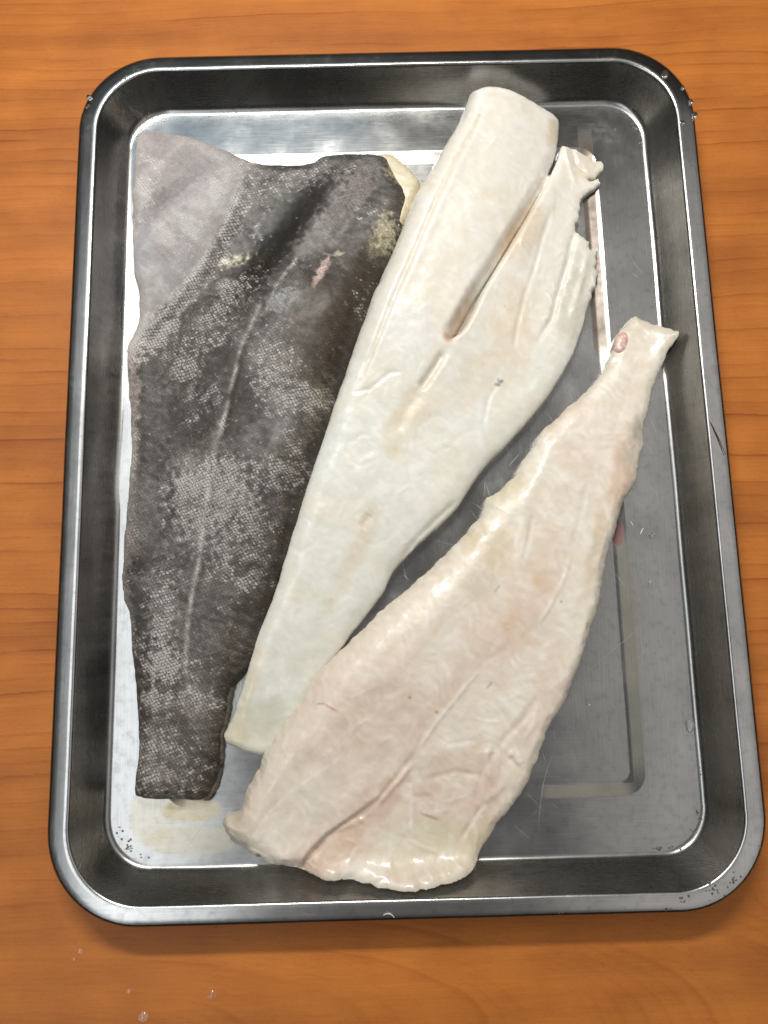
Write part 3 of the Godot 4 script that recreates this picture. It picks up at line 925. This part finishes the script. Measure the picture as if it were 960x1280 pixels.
	for j in f.nz:
		for i in f.nx:
			var k := j * f.nx + i
			var x := f.x0 + i * f.step
			var z := f.z0 + j * f.step
			if f.d[k] < -2.0: continue
			f.h[k] += (0.28 * med.get_noise_2d(x, z) + 0.55 * big.get_noise_2d(x * 2.0, z * 2.0)) * clampf(f.d[k] / 6.0, 0.0, 1.0) + 0.02 * small.get_noise_2d(x * 2.0, z * 2.0)
			var n1 := big.get_noise_2d(x, z)
			var n2 := med.get_noise_2d(x, z)
			var c := lin(240, 234, 223).lerp(lin(233, 233, 222), sm(-120.0, 0.0, z - x * 0.3 + 50.0 * n1))
			c = c.lerp(lin(216, 216, 203), 0.9 * sm(0.0, 130.0, z + 40.0 * n1))
			c = c.lerp(lin(240, 237, 230), clampf(0.3 + 0.55 * n2, 0.0, 0.7))
			c = c.lerp(lin(233, 215, 188), clampf(0.6 * big.get_noise_2d(x * 1.6 + 70.0, z * 1.6), 0.0, 0.2))
			f.col[k] = c
	for p in [[38.3, -76.3, 3, 16, 0.5, lin(206, 178, 154), 0.5], [30.0, -61.6, 3, 3, 0.0, lin(206, 160, 138), 0.7], [21.2, -45.0, 3, 12, 0.6, lin(220, 198, 176), 0.35], [98.4, -192.4, 4, 8, 0.2, lin(214, 194, 160), 0.5], [13.8, -26.3, 8, 16, 0.7, lin(232, 216, 190), 0.45], [2.3, -12.8, 7, 14, 0.6, lin(232, 216, 190), 0.4], [-1.6, 2.6, 5, 4, 0, lin(230, 214, 180), 0.4], [-17.8, 39.7, 3, 5, 0.4, lin(212, 194, 170), 0.6], [-23.3, 57.0, 5, 30, 0.5, lin(214, 200, 176), 0.5], [67.6, -64.4, 12, 30, 0.3, lin(232, 216, 192), 0.6], [43.6, -36.5, 14, 16, 0.3, lin(230, 216, 196), 0.5], [106.4, -84.6, 12, 26, 0.3, lin(208, 203, 186), 0.6], [115.0, -109.2, 8, 14, 0.2, lin(210, 206, 194), 0.5], [76.2, -125.3, 10, 20, 0.6, lin(226, 204, 178), 0.5], [119.6, -175.8, 10, 10, 0.4, lin(216, 204, 182), 0.6], [59.7, -37.2, 1.6, 0.9, -0.4, lin(110, 113, 114), 0.8], [57.8, -35.4, 1.3, 0.8, 0.3, lin(96, 100, 102), 0.75], [58.4, -38.2, 0.6, 1.4, 0.5, lin(120, 122, 122), 0.6],
			[63.9, -80.9, 0.5, 0.5, 0, lin(170, 140, 115), 0.6], [-85.8, 149.6, 6, 12, 0.4, lin(208, 200, 168), 0.6], [-82.0, 131.2, 3, 20, 0.25, lin(212, 198, 164), 0.5], [-72.8, 143.6, 14, 10, 0.3, lin(196, 194, 178), 0.6], [10.7, -65.0, 14, 10, 0.5, lin(236, 236, 236), 0.5], [47.6, -12.6, 3, 18, 0.05, lin(238, 238, 234), 0.6], [-5.0, -71.5, 6, 40, 0.42, lin(232, 230, 222), 0.6], [-37.5, 4.2, 6, 30, 0.35, lin(230, 232, 228), 0.6]]:
		f.dab(p[0], p[1], p[2], p[3], p[4], Color(p[5], p[6]), med, 0.5, 0.45)
	f.paint(groove, Color(lin(205, 184, 152), 0.6), 0.9, med, 0.8)
	f.paint(pts([51.0, -192.1, 37.9, -166.9, 24.0, -138.3, 8.4, -103.5, -5.0, -72.9, -16.7, -43.0, -22.2, -28.6]), Color(lin(240, 234, 222), 0.6), 1.1, med, 1.0)
	f.paint(pts([-22.5, -31.2, -14.0, -32.9, -8.1, -37.4, -2.2, -41.9, 4.1, -41.7]), Color(lin(238, 236, 228), 0.7), 0.9, med, 0.7)
	f.paint(pts([61.0, -45.1, 54.9, -31.2, 49.8, -17.4, 47.5, -6.0]), Color(lin(240, 240, 236), 0.6), 1.4, med, 0.7)
	f.paint(veil, Color(lin(240, 236, 226), 0.5), 1.0, med, 0.9)
	f.paint(pts([117.2, -100.7, 112.7, -83.5, 105.4, -64.3, 97.0, -47.7]), Color(lin(240, 240, 236), 0.6), 1.0, med, 0.5)
	f.strands(60, 2.1, 0.4, 0.2, Color(lin(242, 240, 232), 0.4), 511, med)
	f.strands(50, 1.9, 0.5, 0.4, Color(lin(242, 240, 232), 0.5), 512, med, Rect2(70, -185, 55, 130))
	var tex := flesh_maps(f, 2.6, 0.45, 501)
	var m := flesh(tex[0], tex[1], 0.034, tex[2])
	var part := func(x: float, z: float, kk: int) -> int:
		if z > -56.0: return 0
		var cutx := 29.5 - (z + 59.0) * 0.64   # along the slit
		if x < cutx: return 0
		return 1 if x < 106.0 + (z + 120.0) * -0.28 or z < -133.0 else 2
	skin(f, 1.1, ["loin", "belly_flap", "torn_membrane"], part, [m, m, m], root)


func flesh_maps(f: Field, px: float, flake: float, sd: int) -> Array:
	# fine colour and relief of raw white fish: short fibres, flake lines across the body, pits
	var w := int((f.nx - 1) * f.step * px)
	var ht := int((f.nz - 1) * f.step * px)
	var base := f.fine_colour(w, ht)
	var g1 := noise_bytes(noise(0.22, 4, sd), w, ht, w, ht)
	var g2 := noise_bytes(noise(0.035, 4, sd + 1), w, ht, w, ht)
	var fine := noise(0.09, 3, sd + 2)
	var warp := noise(0.02, 2, sd + 3)
	var wet := PackedByteArray()
	wet.resize(w * ht)
	var bump := PackedByteArray()
	bump.resize(w * ht)
	var k := 0
	for j in ht:
		var z := f.z0 + j / px
		for i in w:
			var x := f.x0 + i / px
			var along := z * 0.83 - x * 0.55
			var across := x * 0.83 + z * 0.55
			var fl := fine.get_noise_2d(along * 1.7 + 14.0 * warp.get_noise_2d(x, z), across * 0.9 + 14.0 * warp.get_noise_2d(x + 300.0, z))
			var g := g1[k] / 255.0 - 0.5
			var q := g2[k] / 255.0 - 0.5
			var ban := (0.5 + 2.0 * q) * sin(along * (0.85 + 0.02 * q) + 8.0 * warp.get_noise_2d(x * 1.7 + 90.0, z * 1.7) + 0.5 * absf(fposmod(across, 26.0) - 13.0))
			var v := 1.0 + 0.018 * g + 0.05 * q + 0.04 * flake * fl + 0.026 * flake * ban
			base[3 * k] = clampi(int(base[3 * k] * v), 0, 255)
			base[3 * k + 1] = clampi(int(base[3 * k + 1] * (v + 0.012 * q)), 0, 255)
			base[3 * k + 2] = clampi(int(base[3 * k + 2] * (v + 0.03 * q + 0.02 * fl * flake)), 0, 255)
			wet[k] = clampi(int(255.0 * sm(-0.06, 0.16, q + 0.12 * g)), 0, 255)
			bump[k] = clampi(int(128.0 + 26.0 * g + 34.0 * q + 30.0 * flake * fl + 6.0 * flake * ban), 0, 255)
			k += 1
	return [texture(w, ht, Image.FORMAT_RGB8, base), texture(w, ht, Image.FORMAT_L8, bump), texture(w, ht, Image.FORMAT_L8, wet)]


# ---- pinkish fillet, flesh side up
func fish_pink() -> void:
	var root := thing("fish_fillet", "pinkish white fish fillet lying flesh side up nearest the tray's lower right", "fish fillet", "raw fish fillets in the tray")
	var f := Field.new()
	f.setup(pts([139.4, -77.6, 145.4, -73.1, 152.0, -69.6, 156.2, -66.1, 161.0, -63.1, 160.2, -59.3, 155.0, -51.3, 149.4, -39.7, 144.9, -28.1, 140.7, -15.2, 138.6, -6.0, 137.9, 1.7, 133.8, 14.3, 130.9, 23.2, 124.6, 30.7, 120.7, 41.7, 116.8, 52.6, 110.6, 71.9, 106.4, 88.9, 100.9, 105.7, 91.9, 126.2, 83.8, 140.4, 76.8, 151.5, 70.5, 166.2, 62.8, 179.1, 53.8, 192.6, 40.9, 206.6, 36.5, 213.3, 32.1, 220.9, 27.9, 223.4, 10.5, 226.0, 0.4, 226.9, -12.5, 225.4, -17.7, 223.8, -25.7, 222.0, -40.7, 221.3, -48.7, 218.8, -53.9, 215.6, -62.8, 216.5, -75.0, 212.0, -86.4, 206.4, -92.5, 200.4, -95.0, 195.4, -93.8, 191.1, -88.5, 190.9, -84.8, 187.8, -82.4, 178.1, -77.1, 169.6, -74.2, 161.7, -70.9, 153.8, -62.6, 142.7, -52.0, 130.0, -44.8, 119.9, -32.8, 108.6, -9.0, 87.3, 13.0, 69.5, 33.0, 52.6, 46.9, 35.4, 48.0, 28.8, 53.8, 26.7, 65.4, 15.8, 72.6, 4.7, 82.3, -9.7, 96.5, -22.3, 110.7, -33.6, 120.5, -45.1, 125.9, -56.8, 126.8, -62.5, 132.3, -68.6]), 0.7, 24.0)
	var big := noise(0.014, 4, 271)
	var med := noise(0.05, 4, 272)
	var small := noise(0.2, 3, 273)
	rag(f, noise(0.03, 4, 275), 1.6)
	rag(f, noise(0.10, 3, 274), 0.45)
	var thick := f.spread([[150, -55, 8], [140, -30, 9], [120, -10, 12], [90, 40, 14], [60, 50, 14], [40, 80, 15.5], [0, 120, 17], [-40, 160, 18], [-70, 195, 16], [-60, 185, 18], [115, 50, 10], [95, 100, 11], [75, 140, 9.5], [20, 180, 10], [45, 185, 7], [0, 215, 7], [-35, 205, 9], [40, 150, 10]], 26.0)
	var roundness := f.spread([[150, -55, 6], [110, -20, 13], [130, 10, 6], [50, 40, 16], [0, 95, 19], [-60, 145, 18], [-90, 190, 12], [-60, 210, 8], [110, 70, 6], [80, 140, 7], [40, 205, 6], [-10, 222, 6]], 22.0)
	raise(f, thick, roundness, 7.0, 0.9)
	var mid := pts([137.8, -46.8, 124.1, -14.7, 110.4, 21.1, 95.6, 60.2, 84.9, 79.2, 75.3, 96.7, 59.9, 108.0, 44.8, 116.3, 39.4, 122.7, 29.4, 133.1, 16.4, 147.7, 4.3, 163.3, -13.5, 184.4, -27.9, 193.7, -40.2, 201.1, -49.2, 209.6, -53.2, 215.9])
	var mf := f.near(mid, 30.0)
	for k in f.nx * f.nz:   # the loin stands above the flap
		if mf[0][k] < 29.0 and f.d[k] > -2.0:
			var s: float = mf[1][k]
			var dd: float = mf[0][k]
			var low: float = sm(0.62, 0.92, mf[2][k])
			f.h[k] += low * (2.6 if s > 0.0 else -1.6) * (exp(-dd / 11.0) if s > 0.0 else exp(-dd / 9.0)) * sm(-0.2, 2.4, dd) * clampf(f.d[k] / 5.0, 0.0, 1.0)
			f.h[k] -= (0.18 + 1.1 * low) * exp(-dd * dd / 3.2)
	f.swell(pts([85.1, 2.8, 70.5, 29.2, 67.6, 42.3, 65.3, 59.6, 61.7, 72.3]), 0.7, 4.0)
	f.swell(pts([73.4, 38.1, 70.1, 51.1, 66.4, 63.9]), -0.5, 1.4)
	f.swell(pts([92.2, 62.4, 88.5, 73.0, 79.9, 87.6, 71.6, 100.0]), 0.6, 1.2)
	f.swell(pts([103.9, 21.0, 99.6, 38.5, 92.6, 60.1]), -0.5, 2.0)
	f.swell(pts([40.3, 121.1, 29.4, 133.1, 16.4, 147.7, 6.4, 161.4]), 0.7, 1.1)
	f.swell(pts([51.5, 59.3, 24.7, 88.4, -1.4, 116.7, -26.9, 140.4, -47.7, 163.6]), 0.9, 7.0)
	f.swell(pts([-10.1, 128.7, -26.9, 144.4, -43.6, 161.8, -64.1, 176.9]), -0.7, 5.0)
	# wet membrane folds near the lower right edge
	for l in [[70.4, 136.0, 62.7, 147.2, 53.9, 155.1, 45.1, 164.9, 38.3, 176.6, 36.2, 186.4, 40.5, 190.5, -0.7, 1.8], [49.4, 161.0, 52.1, 165.1, 55.3, 167.9, 61.1, 174.5, -0.6, 1.6], [54.0, 163.3, 58.1, 165.8, 60.3, 169.8, 0.9, 2.0], [40.0, 187.9, 46.4, 183.0, 51.5, 179.1, 0.7, 1.8], [44.6, 161.0, 42.5, 169.0, 43.4, 176.9, 0.7, 2.0], [62.3, 157.4, 68.2, 149.5, 70.4, 139.4, 0.6, 1.4], [26.9, 206.1, 33.5, 196.6, 40.0, 188.9, -0.7, 1.3], [9.4, 175.9, 26.1, 172.4, 38.4, 174.7, -0.6, 1.4], [1.1, 205.2, 8.3, 209.3, 16.4, 211.4, 0.5, 1.0], [3.2, 175.9, 3.7, 185.8, 2.8, 201.4, 0.5, 1.4], [-15.7, 188.6, -7.2, 179.1, -3.0, 175.3, 3.4, 167.5, 1.2, 1.4], [-36.3, 199.7, -28.1, 196.1, -21.9, 193.1, 0.9, 1.2], [16.4, 154.1, 22.5, 158.3, 39.2, 156.7, -0.3, 1.2]]:
		f.swell(pts(l.slice(0, l.size() - 2)), l[l.size() - 2], l[l.size() - 1])
	for j in f.nz:
		for i in f.nx:
			var k := j * f.nx + i
			var x := f.x0 + i * f.step
			var z := f.z0 + j * f.step
			if f.d[k] < -2.0: continue
			f.h[k] += (0.32 * med.get_noise_2d(x, z) + 0.6 * big.get_noise_2d(x * 2.0, z * 2.0)) * clampf(f.d[k] / 5.0, 0.0, 1.0) + 0.03 * small.get_noise_2d(x * 1.6, z * 1.6)
			var n1 := big.get_noise_2d(x, z)
			var n2 := med.get_noise_2d(x, z)
			var c := lin(238, 227, 210).lerp(lin(234, 217, 201), clampf(0.5 + 1.4 * n1, 0.0, 1.0))
			c = c.lerp(lin(243, 237, 226), clampf(0.3 + 0.8 * n2, 0.0, 0.75))
			var s: float = mf[1][k] * mf[0][k] if mf[0][k] < 29.9 else 0.0
			c = c.lerp(lin(208, 178, 160), clampf(0.5 * exp(-pow((s - 5.0) / 7.0, 2.0)) * sm(20.0, 160.0, z) * (0.7 + 1.2 * n2), 0.0, 0.7))
			c = c.lerp(lin(206, 200, 184), 0.6 * (1.0 - sm(0.0, 5.0, f.d[k] + 2.0 * n2)))
			f.col[k] = c
	for p in [[60.8, 91.3, 14, 26, 0.75, lin(228, 198, 174), 0.3], [77.1, 64.2, 8, 16, 0.4, lin(228, 198, 174), 0.3], [73.0, 74.7, 3, 3, 0, lin(228, 186, 154), 0.4], [58.4, 97.5, 3, 7, 0.7, lin(228, 186, 156), 0.35], [123.9, 17.0, 6, 24, 0.3, lin(214, 182, 156), 0.55], [129.3, 3.7, 4, 12, 0.2, lin(188, 176, 160), 0.6], [134.9, -7.8, 3, 8, 0.1, lin(160, 156, 146), 0.6], [106.3, 60.1, 4, 22, 0.3, lin(206, 184, 154), 0.5], [91.7, -20.7, 12, 4, -0.7, lin(216, 190, 170), 0.5], [62.2, 24.4, 10, 6, -0.5, lin(220, 208, 178), 0.6], [47.6, 54.8, 14, 10, 0, lin(216, 202, 168), 0.5], [42.3, 74.0, 10, 12, 0, lin(222, 210, 186), 0.5], [12.9, 189.2, 24, 12, -0.2, lin(216, 192, 174), 0.5], [-36.3, 209.1, 22, 8, -0.5, lin(212, 178, 154), 0.6], [-11.5, 184.6, 20, 7, -0.75, lin(212, 180, 160), 0.5], [16.3, 208.7, 34, 12, 0, lin(216, 208, 180), 0.5], [42.1, 180.5, 6, 14, 0.3, lin(214, 188, 170), 0.5], [21.9, 170.1, 20, 10, -0.4, lin(214, 190, 168), 0.5], [36.9, 201.6, 8, 12, 0.5, lin(212, 192, 164), 0.5], [14.3, 202.5, 8, 8, 0, lin(214, 208, 178), 0.3],
			[-14.6, 144.9, 26, 18, -0.7, lin(220, 198, 182), 0.6], [-43.3, 135.9, 22, 9, -0.9, lin(224, 206, 194), 0.5], [-56.0, 182.9, 26, 16, -0.6, lin(214, 202, 188), 0.5], [-43.7, 136.2, 16, 2.2, -0.85, lin(226, 216, 200), 0.6], [-66.1, 155.3, 22, 3, -0.75, lin(222, 216, 198), 0.6], [-85.5, 199.2, 10, 8, 0.3, lin(192, 182, 166), 0.6], [-76.1, 210.2, 1.6, 1, 0, lin(120, 96, 90), 0.8], [11.9, 194.4, 4.5, 0.6, 0.35, lin(170, 128, 108), 0.6], [8.2, 183.4, 4, 1.0, 0.0, lin(190, 160, 138), 0.4], [-43.3, 135.9, 2.0, 0.4, 0.1, lin(170, 120, 110), 0.7], [-38.4, 137.7, 3.4, 0.4, 0.5, lin(176, 126, 116), 0.7], [3.1, 134.0, 0.8, 0.8, 0, lin(150, 132, 120), 0.7], [17.0, 142.0, 0.8, 0.5, 0, lin(140, 124, 112), 0.6], [85.7, 86.4, 0.5, 0.5, 0, lin(110, 106, 95), 0.7], [51.7, 78.4, 2.4, 0.8, -0.9, lin(186, 166, 148), 0.6], [45.4, 129.0, 2.4, 0.7, -0.8, lin(184, 156, 142), 0.6], [145.3, -64.0, 14, 8, 0.5, lin(224, 214, 198), 0.6]]:
		f.dab(p[0], p[1], p[2], p[3], p[4], Color(p[5], p[6]), med, 0.5, 0.45)
	for l in [[73.8, 46.8, 71.2, 55.4, 66.3, 66.0, 63.7, 74.5, 0.8, 1.2], [90.6, 66.6, 87.1, 75.1, 79.9, 87.6, 72.8, 100.0, 0.9, 0.9], [40.3, 121.9, 29.4, 133.1, 16.4, 147.7, 5.6, 161.3, 0.7, 0.9], [106.1, 21.0, 98.0, 42.9, 93.0, 60.2, 0.45, 3.0], [127.0, -23.8, 113.3, 12.3, 102.7, 38.6, 0.4, 3.0], [61.4, 37.8, 49.7, 54.9, 29.4, 80.0, 0.3, 3.0], [64.9, 145.2, 55.9, 157.1, 61.3, 171.3, 0.5, 1.4], [5.3, 175.8, 9.3, 177.9, 38.3, 175.5, 0.4, 1.0], [1.1, 206.0, 9.1, 209.3, 16.4, 212.6, 0.5, 0.8], [33.2, 200.2, 39.9, 189.9, 0.6, 0.9], [3.2, 177.9, 3.3, 201.4, 0.35, 1.6]]:
		f.paint(pts(l.slice(0, l.size() - 2)), Color(lin(238, 232, 222), l[l.size() - 2]), l[l.size() - 1], med, 0.9)
	f.strands(150, 2.2, 0.25, 0.12, Color(lin(240, 234, 224), 0.5), 611, med)
	f.strands(70, 2.2, 0.7, 0.34, Color(lin(240, 234, 224), 0.6), 612, med, Rect2(-30, 120, 110, 105))
	var tex := flesh_maps(f, 2.6, 0.8, 601)
	var m := flesh(tex[0], tex[1], 0.040, tex[2])
	var part := func(x: float, z: float, kk: int) -> int:
		return 1 if z > 110.0 and mf[1][kk] < 0.0 and mf[0][kk] < 29.9 or z > 110.0 and x > 60.0 - (z - 110.0) * 0.95 else 0
	skin(f, 1.8, ["loin", "belly_flap"], part, [m, m], root)
	# pink blood spot on the tail
	var p := Field.new()
	p.setup(pts([126.8, -62.5, 129.4, -65.8, 133.1, -66.7, 135.1, -64.2, 135.2, -59.4, 133.0, -54.7, 129.7, -52.4, 127.0, -53.4, 125.5, -56.8]), 0.5, 6.0)
	var th := PackedFloat32Array()
	th.resize(p.nx * p.nz)
	th.fill(9.4)
	var ro := th.duplicate()
	ro.fill(3.5)
	raise(p, th, ro, 6.0)
	for j in p.nz:
		for i in p.nx:
			var k := j * p.nx + i
			p.h[k] += 0.3 * small.get_noise_2d(i * 1.5, j * 1.5)
			p.col[k] = lin(222, 170, 156).lerp(lin(238, 222, 214), clampf(0.35 + 1.8 * small.get_noise_2d(i * 1.1, j * 1.1 + 40.0) - 0.05 * (i - p.nx * 0.4), 0.0, 1.0))
	var pt := flesh_maps(p, 4.0, 0.3, 701)
	skin(p, 6.0, ["blood_spot"], func(_x, _z, _k): return 0, [flesh(pt[0], pt[1], 0.02)], root)


# ------------------------------------------------------------------ water drops and stray bits
func drops() -> void:
	drop_mat = StandardMaterial3D.new()
	drop_mat.albedo_color = Color(1, 1, 1, 0.02)
	drop_mat.transparency = BaseMaterial3D.TRANSPARENCY_ALPHA
	drop_mat.refraction_enabled = true
	drop_mat.refraction_scale = 0.033
	drop_mat.roughness = 0.03
	var film_mat := StandardMaterial3D.new()
	film_mat.albedo_color = Color(1, 1, 1, 0.01)
	film_mat.transparency = BaseMaterial3D.TRANSPARENCY_ALPHA
	film_mat.roughness = 0.05
	var on_table := "water drops on the table"
	var on_tray := "water drops on the tray"
	var list := [
		[-101.2, 280.4, -3.2, 2.6, 1.1, "large clear water drop on the table below the tray's bottom edge", on_table],
		[-136.3, 289.6, -3.2, 2.5, 1.1, "clear water drop on the table at the photo's bottom edge", on_table],
		[-144.0, 277.4, -3.2, 1.1, 1.0, "small water drop on the table left of the large one", on_table],
		[-169.6, 257.9, -3.2, 1.3, 1.0, "tiny round water drop on the table under the tray's lower left corner", on_table],
		[-172.7, 261.6, -3.2, 0.7, 1.0, "speck of water on the table beside the tiny round drop", on_table],
		[164.2, -220.2, 20.5, 2.4, 0.8, "uneven water drop on the bend of the tray rim's upper right corner", on_tray],
		[174.4, -211.7, 20.3, 1.2, 0.8, "small oval water drop on the rim's upper right corner", on_tray],
		[178.3, -202.3, 20.2, 1.5, 0.6, "long water drop at the outer edge of the right rim", on_tray],
		[179.8, -193.4, 20.2, 1.9, 0.8, "pointed water drop at the rim's outer edge below the long one", on_tray],
		[171.8, -188.7, 20.5, 1.5, 1.1, "round water drop on the right rim close to its inner edge", on_tray],
		[-174.3, -213.9, 20.3, 1.5, 0.9, "water drop beside the rust mark on the rim's upper left corner", on_tray],
		[141.2, 50.8, 0.02, 1.6, 1.0, "water drop on the tray floor right of the pinkish fillet", on_tray],
		[137.7, 76.9, 0.02, 1.3, 1.0, "lower small water drop on the tray floor right of the groove", on_tray],
		[152.8, 153.4, 0.02, 3.0, 0.6, "big water drop on the floor edge near the lower right corner", on_tray],
		[100.0, 141.6, -1.43, 1.0, 1.0, "tiny bright water drop among the scratches on the tray floor", on_tray]]
	for d in list:
		var r: float = d[3]
		var st := SurfaceTool.new()
		st.begin(Mesh.PRIMITIVE_TRIANGLES)
		var seg := 20
		var rows := 8
		for a in rows:
			for b in seg:
				var q := []
				for c in [[a, b], [a, b + 1], [a + 1, b + 1], [a + 1, b]]:
					var u: float = float(c[0]) / rows * 1.0
					var th: float = TAU * c[1] / seg
					var wob := 1.0 + 0.10 * sin(th * 2.0 + r * 9.0) + 0.06 * sin(th * 3.0 + r * 5.0)
					var rr := r * sin(u * PI / 2.0) * wob
					q.append(Vector3(rr * cos(th) * d[4] ** 0.5, r * (0.5 if d[2] < -1.0 else 0.34) * cos(u * PI / 2.0), rr * sin(th) / d[4] ** 0.5) * 0.001)
				for w in [0, 1, 2, 0, 2, 3]:
					st.set_smooth_group(0)
					st.add_vertex(q[w])
		for b in seg:
			for c in [-1, b + 1, b]:
				var th: float = TAU * c / seg
				var wob := 1.0 + 0.10 * sin(th * 2.0 + r * 9.0) + 0.06 * sin(th * 3.0 + r * 5.0)
				st.set_smooth_group(1)
				st.add_vertex(Vector3.ZERO if c < 0 else Vector3(r * wob * cos(th) * d[4] ** 0.5, 0, r * wob * sin(th) / d[4] ** 0.5) * 0.001)
		st.generate_normals()
		var o := put("water_drop", st.commit(), film_mat if d[2] < -1.0 else drop_mat)
		o.position = Vector3(d[0], d[2] + 0.05, d[1]) * 0.001
		tag(o, d[5], "water drop", d[6])


func bits() -> void:
	var hair := StandardMaterial3D.new()
	hair.albedo_color = lin(92, 44, 36)
	hair.roughness = 0.5
	var o := put("fibre", tube(pts([170.6, -8.3, 172.4, -3.7, 174.1, 0.8, 175.4, 4.8, 177.1, 10.2]), 20.9, 0.28), hair)
	tag(o, "thin dark red fibre stuck on the tray's right rim", "fibre")
	var pale := StandardMaterial3D.new()
	pale.albedo_color = lin(225, 222, 215)
	pale.roughness = 0.4
	var list := [[-13.2, 236.9, -11.2, 236.2, -9.3, 236.6, -7.8, 238.1, 20.75, "curled white scratch on the rim below the pinkish fillet"], [134.6, 49.7, 136.7, 46.2, 0.25, "upper white sliver on the tray floor right of the groove"], [129.8, 42.4, 131.0, 44.7, 0.25, "short white sliver on the tray floor touching the groove"]]  # the first is a curved scratch, modelled as a thin tube
	for l in list:
		var s := put("shred_or_scratch", tube(pts(l.slice(0, l.size() - 2)), l[l.size() - 2], 0.3), pale)
		tag(s, l[l.size() - 1], "flesh shred", "pale shreds on the tray")


func tube(p: PackedVector2Array, y: float, r: float) -> ArrayMesh:
	var c := Curve2D.new()
	for q in p:
		c.add_point(q)
	var st := SurfaceTool.new()
	st.begin(Mesh.PRIMITIVE_TRIANGLES)
	var n := 24
	var rings := []
	for k in n + 1:
		var at := c.sample_baked(c.get_baked_length() * k / n, true)
		var nx := c.sample_baked(minf(c.get_baked_length(), c.get_baked_length() * (k + 0.5) / n), true)
		var pv := c.sample_baked(maxf(0.0, c.get_baked_length() * (k - 0.5) / n), true)
		var side := (nx - pv).normalized().orthogonal()
		var rr := r * (0.35 + 0.65 * sin(PI * (0.08 + 0.84 * k / n)))
		var ring := []
		for a in 9:
			var th := TAU * a / 8.0
			ring.append(Vector3(at.x + side.x * cos(th) * rr, y + sin(th) * rr, at.y + side.y * cos(th) * rr) * 0.001)
		rings.append(ring)
	for k in n:
		for a in 8:
			for v in [rings[k][a], rings[k + 1][a], rings[k + 1][a + 1], rings[k][a], rings[k + 1][a + 1], rings[k][a + 1]]:
				st.set_smooth_group(0)
				st.add_vertex(v)
	st.generate_normals()
	return st.commit()
